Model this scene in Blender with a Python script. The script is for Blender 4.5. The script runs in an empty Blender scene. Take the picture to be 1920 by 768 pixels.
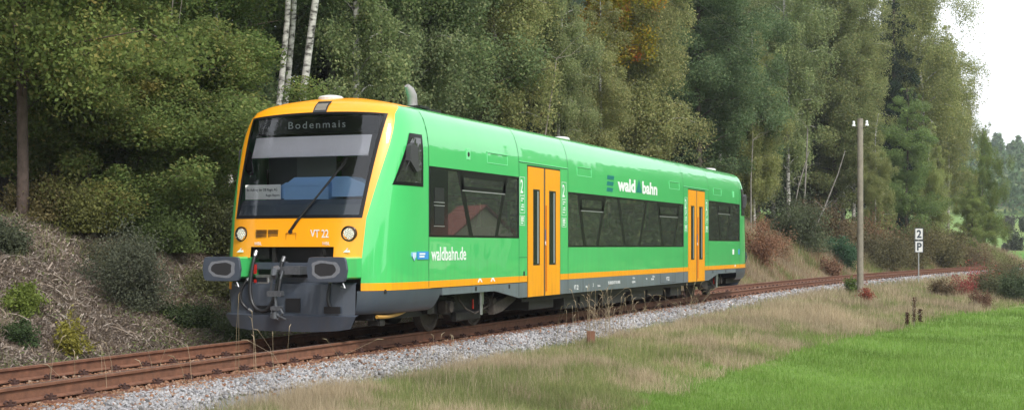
import bpy, math, random
import numpy as np
from mathutils import Vector, Matrix
sc = bpy.context.scene
R = math.radians
# ------------------------------------------------------------------ camera, sky, sun, exposure
CAM = (-17.08, -10.66, 1.39)
YAW = 22.18
cd = bpy.data.cameras.new('camera'); cam = bpy.data.objects.new('camera', cd); sc.collection.objects.link(cam)
cam.location = CAM; cam.rotation_euler = (R(90), 0, R(YAW-90))
cd.sensor_width = 36; cd.lens = 48.75; cd.shift_y = 0.0401; cd.clip_start = .1; cd.clip_end = 3000
cd.dof.use_dof = False
sc.camera = cam
sc.view_settings.view_transform = 'Standard'; sc.view_settings.look = 'None'
sc.view_settings.exposure = 0.55; sc.view_settings.gamma = 1
SUN_EL, SUN_AZ = 44, 232            # azimuth the light comes from, degrees from +x counter-clockwise
w = bpy.data.worlds.new('World'); sc.world = w; w.use_nodes = True
nt = w.node_tree; nt.nodes.clear()
out = nt.nodes.new('ShaderNodeOutputWorld'); bg = nt.nodes.new('ShaderNodeBackground')
sky = nt.nodes.new('ShaderNodeTexSky'); sky.sky_type = 'NISHITA'; sky.sun_disc = False
sky.sun_elevation = R(SUN_EL); sky.sun_rotation = R(90-SUN_AZ); sky.air_density = 1; sky.dust_density = 2
tc = nt.nodes.new('ShaderNodeTexCoord'); nz = nt.nodes.new('ShaderNodeTexNoise'); nz.inputs['Scale'].default_value = 2.2; nz.inputs['Detail'].default_value = 6
mp = nt.nodes.new('ShaderNodeMapping'); mp.inputs['Scale'].default_value = (1, 1, 3)
rp = nt.nodes.new('ShaderNodeValToRGB'); rp.color_ramp.elements[0].position = .3; rp.color_ramp.elements[1].position = .7
rp.color_ramp.elements[0].color = (8.6, 9.1, 9.9, 1); rp.color_ramp.elements[1].color = (11.2, 11.4, 11.7, 1)
mx = nt.nodes.new('ShaderNodeMix'); mx.data_type = 'RGBA'; mx.inputs[0].default_value = .88
nt.links.new(tc.outputs['Generated'], mp.inputs[0]); nt.links.new(mp.outputs[0], nz.inputs['Vector'])
nt.links.new(nz.outputs[0], rp.inputs[0]); nt.links.new(sky.outputs[0], mx.inputs[6]); nt.links.new(rp.outputs[0], mx.inputs[7])
nt.links.new(mx.outputs[2], bg.inputs[0]); bg.inputs[1].default_value = .1; nt.links.new(bg.outputs[0], out.inputs[0])
sd = bpy.data.lights.new('sun', 'SUN'); sd.energy = 2.3; sd.angle = R(12); sd.color = (1, .95, .87)
so = bpy.data.objects.new('sun', sd); sc.collection.objects.link(so)
ds = Vector((math.cos(R(SUN_EL))*math.cos(R(SUN_AZ)), math.cos(R(SUN_EL))*math.sin(R(SUN_AZ)), math.sin(R(SUN_EL))))
so.rotation_euler = (-ds).to_track_quat('-Z', 'Y').to_euler()
so.location = (0, -20, 30)

# ------------------------------------------------------------------ helpers
rng = np.random.default_rng(7); random.seed(7)
col = sc.collection
FW = (math.cos(R(YAW)), math.sin(R(YAW)))
def at(px, Z):
    """ground position seen in image column px (of 1920) at depth Z"""
    X = (px-960)/2600*Z
    return CAM[0]+Z*FW[0]+X*FW[1], CAM[1]+Z*FW[1]-X*FW[0]
def tag(o, label=None, cat=None, group=None, kind=None):
    if label: o['label'] = label
    if cat: o['category'] = cat
    if group: o['group'] = group
    if kind: o['kind'] = kind
    return o
def empty(name, loc, rz=0):
    o = bpy.data.objects.new(name, None); col.objects.link(o); o.location = loc; o.rotation_euler = (0, 0, rz); o.empty_display_size = .3
    return o
def copy_tree(o, parent=None):
    c = o.copy(); col.objects.link(c)
    if parent is not None: c.parent = parent
    for ch in list(o.children): copy_tree(ch, c)
    return c
def newmesh(name, v, f, mats, mi=None, parent=None, smooth=False):
    me = bpy.data.meshes.new(name); me.from_pydata([tuple(p) for p in v], [], f)
    for m in (mats if isinstance(mats, (list, tuple)) else [mats]):
        if m: me.materials.append(m)
    if mi is not None: me.polygons.foreach_set('material_index', mi)
    if smooth: me.polygons.foreach_set('use_smooth', [True]*len(f))
    me.update()
    o = bpy.data.objects.new(name, me); col.objects.link(o)
    if parent is not None: o.parent = parent
    return o
def fastmesh(name, verts, nper, mat, parent=None, attr=None):
    """verts (N*nper,3): every nper vertices are one face"""
    verts = np.ascontiguousarray(verts, dtype=np.float32).reshape(-1, 3); n = len(verts)//nper
    me = bpy.data.meshes.new(name); me.vertices.add(len(verts)); me.vertices.foreach_set('co', verts.ravel())
    me.loops.add(len(verts)); me.loops.foreach_set('vertex_index', np.arange(len(verts), dtype=np.int32))
    me.polygons.add(n); me.polygons.foreach_set('loop_start', np.arange(0, len(verts), nper, dtype=np.int32))
    me.materials.append(mat); me.update(calc_edges=True)
    if parent == 'mesh': return me
    o = bpy.data.objects.new(name, me); col.objects.link(o)
    if parent is not None: o.parent = parent
    return o
class MB:
    def __init__(s): s.v = []; s.f = []; s.m = []; s.cm = 0; s.M = None
    def add(s, v, f, m=None):
        b = len(s.v)
        for p in v:
            p = Vector(p); s.v.append(tuple(s.M @ p if s.M is not None else p))
        for q in f: s.f.append([i+b for i in q]); s.m.append(s.cm if m is None else m)
    def box(s, x0, x1, y0, y1, z0, z1, m=None, ch=0):
        if ch:
            return s.prism([(y0+ch, z0), (y1-ch, z0), (y1, z0+ch), (y1, z1-ch), (y1-ch, z1), (y0+ch, z1), (y0, z1-ch), (y0, z0+ch)], x0, x1, 'x', m)
        v = [(x0, y0, z0), (x1, y0, z0), (x1, y1, z0), (x0, y1, z0), (x0, y0, z1), (x1, y0, z1), (x1, y1, z1), (x0, y1, z1)]
        s.add(v, [(0, 3, 2, 1), (4, 5, 6, 7), (0, 1, 5, 4), (1, 2, 6, 5), (2, 3, 7, 6), (3, 0, 4, 7)], m)
    def prism(s, poly, a, b, ax, m=None):
        n = len(poly)
        def P(u, t, k):
            return {'x': (k, u, t), 'y': (u, k, t), 'z': (u, t, k)}[ax]
        v = [P(u, t, a) for u, t in poly]+[P(u, t, b) for u, t in poly]
        f = [tuple(range(n))[::-1], tuple(range(n, 2*n))]+[(i, (i+1) % n, n+(i+1) % n, n+i) for i in range(n)]
        s.add(v, f, m)
    def tube(s, pts, r, seg=8, m=None, cap=True):
        pts = [Vector(p) for p in pts]; n = len(pts)
        rs = r if isinstance(r, (list, tuple)) else [r]*n
        v = []; f = []; up = Vector((0, 0, 1))
        t0 = (pts[1]-pts[0]).normalized()
        if abs(t0.dot(up)) > .9: up = Vector((1, 0, 0))
        u = t0.cross(up).normalized()
        for i, p in enumerate(pts):
            t = (pts[min(i+1, n-1)]-pts[max(i-1, 0)]).normalized()
            u = (u-t*u.dot(t)).normalized(); w_ = t.cross(u)
            for k in range(seg):
                a = 2*math.pi*k/seg; v.append(p+(u*math.cos(a)+w_*math.sin(a))*rs[i])
        for i in range(n-1):
            for k in range(seg):
                k2 = (k+1) % seg; f.append((i*seg+k, i*seg+k2, (i+1)*seg+k2, (i+1)*seg+k))
        if cap: f.append(tuple(range(seg))[::-1]); f.append(tuple(range((n-1)*seg, n*seg)))
        s.add(v, f, m)
    def build(s, name, mats, parent=None, smooth=False):
        o = newmesh(name, s.v, s.f, mats, s.m, parent, False)
        if smooth:
            me = o.data; me.polygons.foreach_set('use_smooth', [True]*len(me.polygons))
            try: me.set_sharp_from_angle(angle=R(38))
            except Exception: pass
        return o
def bez(p0, p1, p2, p3, n=12):
    o = []
    for i in range(n+1):
        t = i/n; o.append(Vector(p0)*(1-t)**3+Vector(p1)*3*t*(1-t)**2+Vector(p2)*3*t*t*(1-t)+Vector(p3)*t**3)
    return o
def hash2(ix, iy, seed):
    h = (ix.astype(np.int64)*374761393+iy.astype(np.int64)*668265263+seed*1442695041) & 0x7fffffff
    h = ((h ^ (h >> 13))*1274126177) & 0x7fffffff
    return ((h ^ (h >> 16)) & 0xffff)/65535.0
def noise(x, y, s, seed=0):
    x = np.asarray(x, float)/s; y = np.asarray(y, float)/s
    ix = np.floor(x); iy = np.floor(y); fx = x-ix; fy = y-iy; fx = fx*fx*(3-2*fx); fy = fy*fy*(3-2*fy)
    a = hash2(ix, iy, seed); b = hash2(ix+1, iy, seed); c = hash2(ix, iy+1, seed); d = hash2(ix+1, iy+1, seed)
    return (a*(1-fx)+b*fx)*(1-fy)+(c*(1-fx)+d*fx)*fy
def fbm(x, y, s, seed=0): return .55*noise(x, y, s, seed)+.3*noise(x, y, s/2.3, seed+1)+.15*noise(x, y, s/5.1, seed+2)

# ------------------------------------------------------------------ materials
MATS = {}
def mat(name, colr, rough=.5, metal=0, spec=.5, coat=0, var=0, vscale=6, bump=0, bscale=40, col2=None, dirt=None, ior=None):
    m = bpy.data.materials.new(name); m.use_nodes = True; n = m.node_tree; b = n.nodes['Principled BSDF']
    b.inputs['Base Color'].default_value = (*colr, 1); b.inputs['Roughness'].default_value = rough; b.inputs['Metallic'].default_value = metal
    b.inputs['Specular IOR Level'].default_value = spec
    if ior: b.inputs['IOR'].default_value = ior
    if coat: b.inputs['Coat Weight'].default_value = coat; b.inputs['Coat Roughness'].default_value = .02; b.inputs['Coat IOR'].default_value = 1.75
    t = n.nodes.new('ShaderNodeTexCoord')
    if var or col2:
        z = n.nodes.new('ShaderNodeTexNoise'); z.inputs['Scale'].default_value = vscale; z.inputs['Detail'].default_value = 8; z.inputs['Roughness'].default_value = .65
        n.links.new(t.outputs['Object'], z.inputs['Vector'])
        r = n.nodes.new('ShaderNodeValToRGB'); r.color_ramp.elements[0].position = .3; r.color_ramp.elements[1].position = .7
        c2 = col2 or tuple(c*(1-var) for c in colr)
        r.color_ramp.elements[0].color = (*c2, 1); r.color_ramp.elements[1].color = (*colr, 1)
        n.links.new(z.outputs[0], r.inputs[0]); n.links.new(r.outputs[0], b.inputs['Base Color'])
    if bump:
        z2 = n.nodes.new('ShaderNodeTexNoise'); z2.inputs['Scale'].default_value = bscale; z2.inputs['Detail'].default_value = 5
        n.links.new(t.outputs['Object'], z2.inputs['Vector'])
        bp = n.nodes.new('ShaderNodeBump'); bp.inputs['Strength'].default_value = bump; bp.inputs['Distance'].default_value = .02
        n.links.new(z2.outputs[0], bp.inputs['Height']); n.links.new(bp.outputs[0], b.inputs['Normal'])
    MATS[name] = m; return m
GREEN = mat('green_paint', (.072, .60, .165), .3, spec=.2, coat=1, var=.05, vscale=1.2)
YEL = mat('yellow_paint', (1.0, .40, .004), .35, coat=.25, var=.05, vscale=2)
GREY = mat('grey_paint', (.062, .078, .108), .42, coat=.15, var=.2, vscale=3)
def wear(m, base, dirt, zlo, zhi, amt, wav=.04):
    n = m.node_tree; b = n.nodes['Principled BSDF']; L = n.links; t = n.nodes.new('ShaderNodeTexCoord'); sx = n.nodes.new('ShaderNodeSeparateXYZ'); L.new(t.outputs['Object'], sx.inputs[0])
    mr = n.nodes.new('ShaderNodeMapRange'); mr.inputs[1].default_value = zhi; mr.inputs[2].default_value = zlo; mr.inputs[3].default_value = .12; mr.inputs[4].default_value = 1; L.new(sx.outputs[2], mr.inputs[0])
    mp = n.nodes.new('ShaderNodeMapping'); mp.inputs['Scale'].default_value = (9, 9, 1.1); z = n.nodes.new('ShaderNodeTexNoise'); z.inputs['Scale'].default_value = 1.0; z.inputs['Detail'].default_value = 7; z.inputs['Roughness'].default_value = .7
    L.new(t.outputs['Object'], mp.inputs[0]); L.new(mp.outputs[0], z.inputs['Vector']); m2 = n.nodes.new('ShaderNodeMapRange'); m2.inputs[1].default_value = .42; m2.inputs[2].default_value = .72; m2.inputs[4].default_value = amt; L.new(z.outputs[0], m2.inputs[0])
    mu = n.nodes.new('ShaderNodeMath'); mu.operation = 'MULTIPLY'; L.new(mr.outputs[0], mu.inputs[0]); L.new(m2.outputs[0], mu.inputs[1])
    mx_ = n.nodes.new('ShaderNodeMix'); mx_.data_type = 'RGBA'; L.new(mu.outputs[0], mx_.inputs[0]); src = b.inputs['Base Color'].links[0].from_socket if b.inputs['Base Color'].links else None
    if src: L.new(src, mx_.inputs[6])
    else: mx_.inputs[6].default_value = (*base, 1)
    mx_.inputs[7].default_value = (*dirt, 1); L.new(mx_.outputs[2], b.inputs['Base Color'])
    if wav:
        z2 = n.nodes.new('ShaderNodeTexNoise'); z2.inputs['Scale'].default_value = 1.3; z2.inputs['Detail'].default_value = 1; L.new(t.outputs['Object'], z2.inputs['Vector'])
        bp = n.nodes.new('ShaderNodeBump'); bp.inputs['Strength'].default_value = wav; bp.inputs['Distance'].default_value = .2; L.new(z2.outputs[0], bp.inputs['Height']); L.new(bp.outputs[0], b.inputs['Coat Normal']); L.new(bp.outputs[0], b.inputs['Normal'])
wear(GREEN, (.072, .60, .165), (.10, .20, .09), .7, 1.5, .38); wear(YEL, (1, .40, .004), (.25, .12, .04), .45, 1.5, .35, 0); wear(GREY, (.06, .07, .1), (.085, .075, .065), .2, 1.4, .35, 0)
SKIRT = mat('skirt_paint', (.15, .185, .215), .42, coat=.2, var=.12, vscale=3)
BLACK = mat('black_rubber', (.012, .012, .014), .45)
GLOSSB = mat('black_gloss', (.01, .011, .013), .08, spec=.6)
DARK = mat('dark_steel', (.018, .016, .015), .6, var=.4, vscale=8, bump=.3)
DUSTY = mat('brake_dust_steel', (.075, .06, .05), .75, var=.5, vscale=10, bump=.3)
UNDER = mat('underframe_grey', (.04, .038, .036), .6, var=.4, vscale=4)
WHITE = mat('white_print', (.85, .87, .87), .45)
PODW = mat('white_plastic', (.62, .62, .62), .45)
TEAL = mat('teal_print', (.0, .19, .17), .4)
BLUEP = mat('blue_print', (.05, .30, .72), .4)
SEAM = mat('seam_dark', (.02, .10, .045), .6)
SEAML = mat('seam_light', (.22, .75, .36), .4)
METAL = mat('worn_steel', (.42, .42, .43), .32, metal=.8, var=.3, vscale=14)
ALU = mat('aluminium', (.55, .56, .58), .35, metal=.7)
HORN = mat('exhaust_steel', (.45, .43, .43), .5, metal=.4, var=.25)
HOSE = mat('hose_rubber', (.02, .02, .023), .38)
REDP = mat('red_paint', (.40, .02, .015), .35)
COUP = mat('coupling_steel', (.16, .17, .19), .42, metal=.5, var=.4, vscale=20)
RUST = mat('rusty_rail', (.235, .105, .06), .7, col2=(.115, .052, .032), vscale=9, bump=.25, bscale=60)
RAILTOP = mat('rail_running_surface', (.23, .165, .14), .38, metal=.4, var=.3)
SLEEP = mat('rusty_sleeper', (.20, .085, .05), .85, col2=(.10, .045, .03), vscale=14, bump=.5)
CLIPM = mat('rusty_clip', (.06, .028, .022), .85, bump=.5)
WOODP = mat('weathered_pole', (.30, .27, .215), .85, col2=(.17, .15, .12), vscale=5, bump=.5, bscale=30)
DESK = mat('dashboard_slate', (.10, .125, .165), .5, bump=.1)
CONS = mat('blue_console', (.32, .55, .88), .45)
BLIND = mat('blind_fabric', (.86, .83, .88), .7, var=.08, vscale=3)
PAPER = mat('paper', (.95, .95, .93), .7)
CABIN = mat('cabin_interior', (.14, .15, .16), .7)
CABLT = mat('cabin_panel_and_reflection', (.22, .25, .25), .6)
REDSEAT = mat('seat_fabric', (.20, .03, .03), .8)
LENS = mat('lamp_lens', (.80, .80, .68), .2, spec=.8)
LENS.node_tree.nodes['Principled BSDF'].inputs['Emission Color'].default_value = (1, .97, .82, 1); LENS.node_tree.nodes['Principled BSDF'].inputs['Emission Strength'].default_value = .22
SHINE = mat('lamp_reflector', (.8, .82, .8), .18, metal=.9)
MUL = mat('window_frame_black', (.007, .007, .008), .3, spec=.3)
PRINTD = mat('dark_print', (.03, .04, .06), .5)
DISP = mat('display_face', (.02, .023, .022), .3)
DISPT = mat('display_text', (.5, .54, .53), .5)
PIPEY = mat('ochre_pipe', (.50, .28, .06), .4)
wear(SKIRT, (.15, .185, .215), (.09, .08, .07), .45, .9, .7, 0)
# window glass
def glass(name, tint, refl, base=(.02, .024, .026), opaque=.0):
    m = bpy.data.materials.new(name); m.use_nodes = True; n = m.node_tree; n.nodes.clear()
    o = n.nodes.new('ShaderNodeOutputMaterial'); tr = n.nodes.new('ShaderNodeBsdfTransparent'); tr.inputs[0].default_value = (*tint, 1)
    gl = n.nodes.new('ShaderNodeBsdfGlossy'); gl.inputs['Roughness'].default_value = .015
    df = n.nodes.new('ShaderNodeBsdfDiffuse'); df.inputs[0].default_value = (*base, 1)
    m1 = n.nodes.new('ShaderNodeMixShader'); m1.inputs[0].default_value = opaque
    fr = n.nodes.new('ShaderNodeFresnel'); fr.inputs[0].default_value = refl
    m2 = n.nodes.new('ShaderNodeMixShader')
    n.links.new(tr.outputs[0], m1.inputs[1]); n.links.new(df.outputs[0], m1.inputs[2])
    n.links.new(fr.outputs[0], m2.inputs[0]); n.links.new(m1.outputs[0], m2.inputs[1]); n.links.new(gl.outputs[0], m2.inputs[2])
    n.links.new(m2.outputs[0], o.inputs[0]); return m
WGLASS = glass('windscreen_glass', (.96, .98, .98), 1.8)
SGLASS = glass('tinted_side_glass', (.52, .55, .54), 2.6, base=(.085, .09, .085), opaque=.38)

def leafmat(name, cols, transl=.35, patch=None, pscale=.5, patchc=None, rough=.6):
    m = bpy.data.materials.new(name); m.use_nodes = True; n = m.node_tree; n.nodes.clear(); L = n.links
    o = n.nodes.new('ShaderNodeOutputMaterial'); geo = n.nodes.new('ShaderNodeNewGeometry'); oi = n.nodes.new('ShaderNodeObjectInfo')
    r = n.nodes.new('ShaderNodeValToRGB'); e = r.color_ramp.elements
    while len(e) < len(cols): e.new(.5)
    for i, c in enumerate(cols): e[i].position = i/(len(cols)-1); e[i].color = (*c, 1)
    L.new(geo.outputs['Random Per Island'], r.inputs[0]); cur = r.outputs[0]
    t = n.nodes.new('ShaderNodeTexCoord'); z = n.nodes.new('ShaderNodeTexNoise'); z.inputs['Scale'].default_value = pscale; z.inputs['Detail'].default_value = 3
    L.new(t.outputs['Object'], z.inputs['Vector'])
    if patchc:
        pr = n.nodes.new('ShaderNodeMapRange'); pr.inputs[1].default_value = patch; pr.inputs[2].default_value = patch+.12
        L.new(z.outputs[0], pr.inputs[0]); mm = n.nodes.new('ShaderNodeMix'); mm.data_type = 'RGBA'
        L.new(pr.outputs[0], mm.inputs[0]); L.new(cur, mm.inputs[6]); mm.inputs[7].default_value = (*patchc, 1); cur = mm.outputs[2]
    hs = n.nodes.new('ShaderNodeHueSaturation'); ml = n.nodes.new('ShaderNodeMapRange'); ml.inputs[1].default_value = .3; ml.inputs[2].default_value = .7; ml.inputs[3].default_value = .72; ml.inputs[4].default_value = 1.25
    L.new(z.outputs[0], ml.inputs[0]); L.new(ml.outputs[0], hs.inputs['Value']); L.new(cur, hs.inputs['Color'])
    mu = n.nodes.new('ShaderNodeMix'); mu.data_type = 'RGBA'; mu.blend_type = 'MULTIPLY'; mu.inputs[0].default_value = 1
    L.new(hs.outputs[0], mu.inputs[6]); L.new(oi.outputs['Color'], mu.inputs[7])
    d = n.nodes.new('ShaderNodeBsdfPrincipled'); d.inputs['Roughness'].default_value = rough; d.inputs['Specular IOR Level'].default_value = .12
    tl = n.nodes.new('ShaderNodeBsdfTranslucent'); ms = n.nodes.new('ShaderNodeMixShader'); ms.inputs[0].default_value = transl
    L.new(mu.outputs[2], d.inputs['Base Color']); L.new(mu.outputs[2], tl.inputs[0]); L.new(d.outputs[0], ms.inputs[1]); L.new(tl.outputs[0], ms.inputs[2])
    L.new(ms.outputs[0], o.inputs[0]); return m
LM = {
 'birch': leafmat('birch_leaves', [(.19, .23, .11), (.30, .335, .165), (.24, .28, .135), (.42, .40, .20), (.21, .26, .135)], .45),
 'oak': leafmat('oak_leaves', [(.13, .19, .055), (.21, .28, .08), (.16, .22, .065), (.30, .29, .09)], .45, patch=.60, patchc=(.25, .20, .06), pscale=.8),
 'alder': leafmat('alder_leaves', [(.12, .175, .082), (.195, .26, .125), (.155, .21, .10), (.27, .29, .135)], .45),
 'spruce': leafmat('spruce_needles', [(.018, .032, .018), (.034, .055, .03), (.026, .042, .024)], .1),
 'pine': leafmat('pine_needles', [(.06, .10, .075), (.12, .16, .11), (.08, .12, .085)], .15),
 'maple': leafmat('maple_leaves', [(.26, .32, .05), (.46, .40, .05), (.55, .36, .05), (.30, .34, .07)], .45, patch=.55, patchc=(.50, .15, .06), pscale=.9),
 'shrub': leafmat('shrub_leaves', [(.08, .10, .06), (.14, .16, .10), (.11, .13, .075)]),
 'plain': leafmat('coloured_leaves', [(.7, .7, .7), (1, 1, 1), (.82, .82, .82), (1.1, 1.05, .9)]),
}
BARKW = mat('birch_bark', (.62, .60, .56), .75, col2=(.16, .145, .13), vscale=5)
def birchbark():
    m = mat('birch_bark_marked', (.58, .565, .53), .75); n = m.node_tree; b = n.nodes['Principled BSDF']; t = n.nodes.new('ShaderNodeTexCoord'); mp = n.nodes.new('ShaderNodeMapping'); mp.inputs['Scale'].default_value = (5, 5, 11)
    z = n.nodes.new('ShaderNodeTexNoise'); z.inputs['Scale'].default_value = 1.0; z.inputs['Detail'].default_value = 5; r_ = n.nodes.new('ShaderNodeValToRGB'); e = r_.color_ramp.elements
    e[0].position = .36; e[0].color = (.05, .045, .04, 1); e[1].position = .47; e[1].color = (.40, .385, .36, 1); k = e.new(.62); k.color = (.62, .60, .56, 1)
    n.links.new(t.outputs['Object'], mp.inputs[0]); n.links.new(mp.outputs[0], z.inputs['Vector']); n.links.new(z.outputs[0], r_.inputs[0]); n.links.new(r_.outputs[0], b.inputs['Base Color']); return m
BARKW = birchbark()
STEMM = mat('grey_stem', (.33, .31, .28), .85, col2=(.14, .125, .11), vscale=6)
BARKD = mat('dark_bark', (.11, .088, .07), .9, col2=(.055, .045, .036), vscale=8, bump=.6)
BARKR = mat('reddish_bark', (.17, .12, .10), .9, col2=(.08, .06, .05), vscale=8, bump=.6)
TWIG = mat('dry_twig', (.36, .32, .28), .85, col2=(.20, .165, .135), vscale=6)
GRASSM = leafmat('meadow_grass', [(.14, .25, .05), (.21, .34, .07), (.17, .29, .055), (.28, .37, .12)], .4, pscale=.35)
DRYG = leafmat('dry_grass', [(.38, .30, .20), (.52, .43, .30), (.44, .36, .25), (.32, .26, .16)], .3, pscale=.5)
BANKG = leafmat('bank_grass', [(.16, .22, .07), (.25, .29, .11), (.33, .32, .15), (.20, .25, .09)], .35, pscale=.5)
LITTER = leafmat('litter', [(.20, .155, .125), (.31, .255, .215), (.41, .355, .315), (.25, .195, .16), (.33, .265, .20)], .0, pscale=.7)

# ------------------------------------------------------------------ terrain
def yc(x):
    x = np.asarray(x, float); d = np.clip(x-22, 0, 98)
    b = np.clip(-x, 0, 16); return -b*b*.0035-(d*d)/(2*380)-np.clip(x-120, 0, 1e9)*98/380
def gh(x, y, fine=True):
    x = np.asarray(x, float); y = np.asarray(y, float); d = y-yc(x)
    z = np.interp(d, [-400, -130, -95, -60, -12, -7, -5.2, -3.6, -2.5, -2.1, -1.45, 1.45, 2.0, 2.4, 3.1, 6.5, 9, 40, 120, 400],
                  [6, 3.2, 2.2, -.9, -.95, -.85, -.75, -.5, -.45, -.44, -.22, -.22, -.4, -.4, -.05, 1.96, 2.3, 7, 22, 30])
    bk = np.clip((x-99)/20, 0, 1); bk = bk*bk*(3-2*bk); z = np.where(d > 2.4, z*(1-bk)+(-.5)*bk, z)
    if fine:
        m = np.clip((np.abs(d)-2.3)/1.5, 0, 1)
        z = z+m*(.22*(fbm(x, y, 2.6, 3)-.5)+.5*(fbm(x, y, 9, 5)-.5)*np.clip((d-3)/3, 0, 1))
    # the valley behind the end of the wood: rising meadow hillside
    far = np.clip((x-118)/60, 0, 1); far = far*far*(3-2*far)
    hill = np.interp(x, [118, 150, 210, 300, 420, 700], [-1.2, -1.0, 2.2, 7.4, 17, 40])+.02*np.clip(y, -100, 200)
    z = z*(1-far)+hill*far
    return z
def grid_axis(segs):
    o = []
    for a, b, st in segs: o += list(np.arange(a, b, st))
    return np.array(o+[segs[-1][1]])
gx = grid_axis([(-260, -60, 20), (-60, -24, 4), (-24, -10, 1), (-10, 50, .3), (50, 125, .8), (125, 330, 5), (330, 900, 30)])
gd = grid_axis([(-420, -100, 20), (-100, -24, 6), (-24, -9, .6), (-9, 9, .16), (9, 20, .6), (20, 60, 4), (60, 420, 25)])
GX, GD = np.meshgrid(gx, gd, indexing='ij'); GY = GD+yc(GX); GZ = gh(GX, GY)
nx, nd = GX.shape
idx = np.arange(nx*nd).reshape(nx, nd)
fq = np.stack([idx[:-1, :-1], idx[1:, :-1], idx[1:, 1:], idx[:-1, 1:]], -1).reshape(-1, 4)
gm = bpy.data.meshes.new('ground'); gm.vertices.add(nx*nd); gm.vertices.foreach_set('co', np.stack([GX, GY, GZ], -1).astype(np.float32).ravel())
gm.loops.add(fq.size); gm.loops.foreach_set('vertex_index', fq.astype(np.int32).ravel()); gm.polygons.add(len(fq)); gm.polygons.foreach_set('loop_start', np.arange(0, fq.size, 4, dtype=np.int32))
gm.polygons.foreach_set('use_smooth', np.ones(len(fq), bool)); gm.update(calc_edges=True)
def meadow_edge(x): return np.interp(x, [-20, 0, 15, 30, 45, 70, 110], [-4.4, -4.5, -4.8, -6.5, -8.1, -10, -12])
def meadow_w(x, d):
    return np.clip((meadow_edge(x)-d+1.8*(fbm(x, d, 1.6, 9)-.5)+.7*(noise(x, d, .35, 12)-.5))/1.1, 0, 1)
C_mead = np.array([.15, .25, .055]); C_dry = np.array([.27, .22, .13]); C_bank = np.array([.145, .17, .06]); C_bal = np.array([.26, .26, .28])
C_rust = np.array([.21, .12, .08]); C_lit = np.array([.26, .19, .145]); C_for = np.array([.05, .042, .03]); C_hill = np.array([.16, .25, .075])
d = GD; X = GX
def mixc(c, k, w_): return c*(1-w_[..., None])+k*w_[..., None]
c = np.ones(GX.shape+(3,))*C_bank
c = mixc(c, C_dry, np.clip((fbm(X, GY, 2.2, 21)-.42)*6, 0, 1))
c = mixc(c, C_mead, meadow_w(X, d))
c = mixc(c, C_lit, np.clip((d-2.1)/.3, 0, 1)); c = mixc(c, C_bank*.7, np.clip((d-2.4)/.4, 0, 1)*np.clip((fbm(X, GY, 3, 31)-.52)*7, 0, 1))
c = mixc(c, np.array([.26, .2, .12]), np.clip((d-2.4)/.4, 0, 1)*np.clip((X-32)/8, 0, 1)*.8)
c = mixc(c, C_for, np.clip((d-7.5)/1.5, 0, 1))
c = mixc(c, C_bal, np.clip((1.98+.25*(fbm(X, GY, 1.2, 41)-.5)-np.abs(d+.05))/.12, 0, 1))
c = mixc(c, C_rust, np.clip((1.28+.2*(fbm(X, GY, .8, 43)-.5)-np.abs(d))/.12, 0, 1))
far = np.clip((X-118)/20, 0, 1); hc = np.ones(c.shape)*C_hill; hc = mixc(hc, np.array([.20, .23, .085]), np.clip((fbm(X, GY, 60, 51)-.4)*5, 0, 1))
hc = mixc(hc, np.array([.10, .24, .04]), np.clip((185-X)/8, 0, 1)); hc = mixc(hc, C_for, np.clip((X-330)/8, 0, 1))
c = c*(1-far[..., None])+hc*far[..., None]
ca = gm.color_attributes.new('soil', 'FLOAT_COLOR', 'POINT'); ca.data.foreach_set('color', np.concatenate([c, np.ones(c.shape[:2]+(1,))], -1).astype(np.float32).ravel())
m = bpy.data.materials.new('ground'); m.use_nodes = True; n = m.node_tree; b = n.nodes['Principled BSDF']; b.inputs['Roughness'].default_value = .95; b.inputs['Specular IOR Level'].default_value = .1
va = n.nodes.new('ShaderNodeVertexColor'); va.layer_name = 'soil'; t = n.nodes.new('ShaderNodeTexCoord')
z = n.nodes.new('ShaderNodeTexNoise'); z.inputs['Scale'].default_value = 9; z.inputs['Detail'].default_value = 10; z.inputs['Roughness'].default_value = .75
mr = n.nodes.new('ShaderNodeMapRange'); mr.inputs[1].default_value = .3; mr.inputs[2].default_value = .7; mr.inputs[3].default_value = .62; mr.inputs[4].default_value = 1.3
hs = n.nodes.new('ShaderNodeHueSaturation'); bp = n.nodes.new('ShaderNodeBump'); bp.inputs['Strength'].default_value = .7; bp.inputs['Distance'].default_value = .05
n.links.new(t.outputs['Object'], z.inputs['Vector']); n.links.new(z.outputs[0], mr.inputs[0]); n.links.new(mr.outputs[0], hs.inputs['Value']); n.links.new(va.outputs[0], hs.inputs['Color'])
n.links.new(hs.outputs[0], b.inputs['Base Color']); n.links.new(z.outputs[0], bp.inputs['Height']); n.links.new(bp.outputs[0], b.inputs['Normal'])
gm.materials.append(m); go = bpy.data.objects.new('ground', gm); col.objects.link(go); tag(go, kind='structure')

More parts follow.
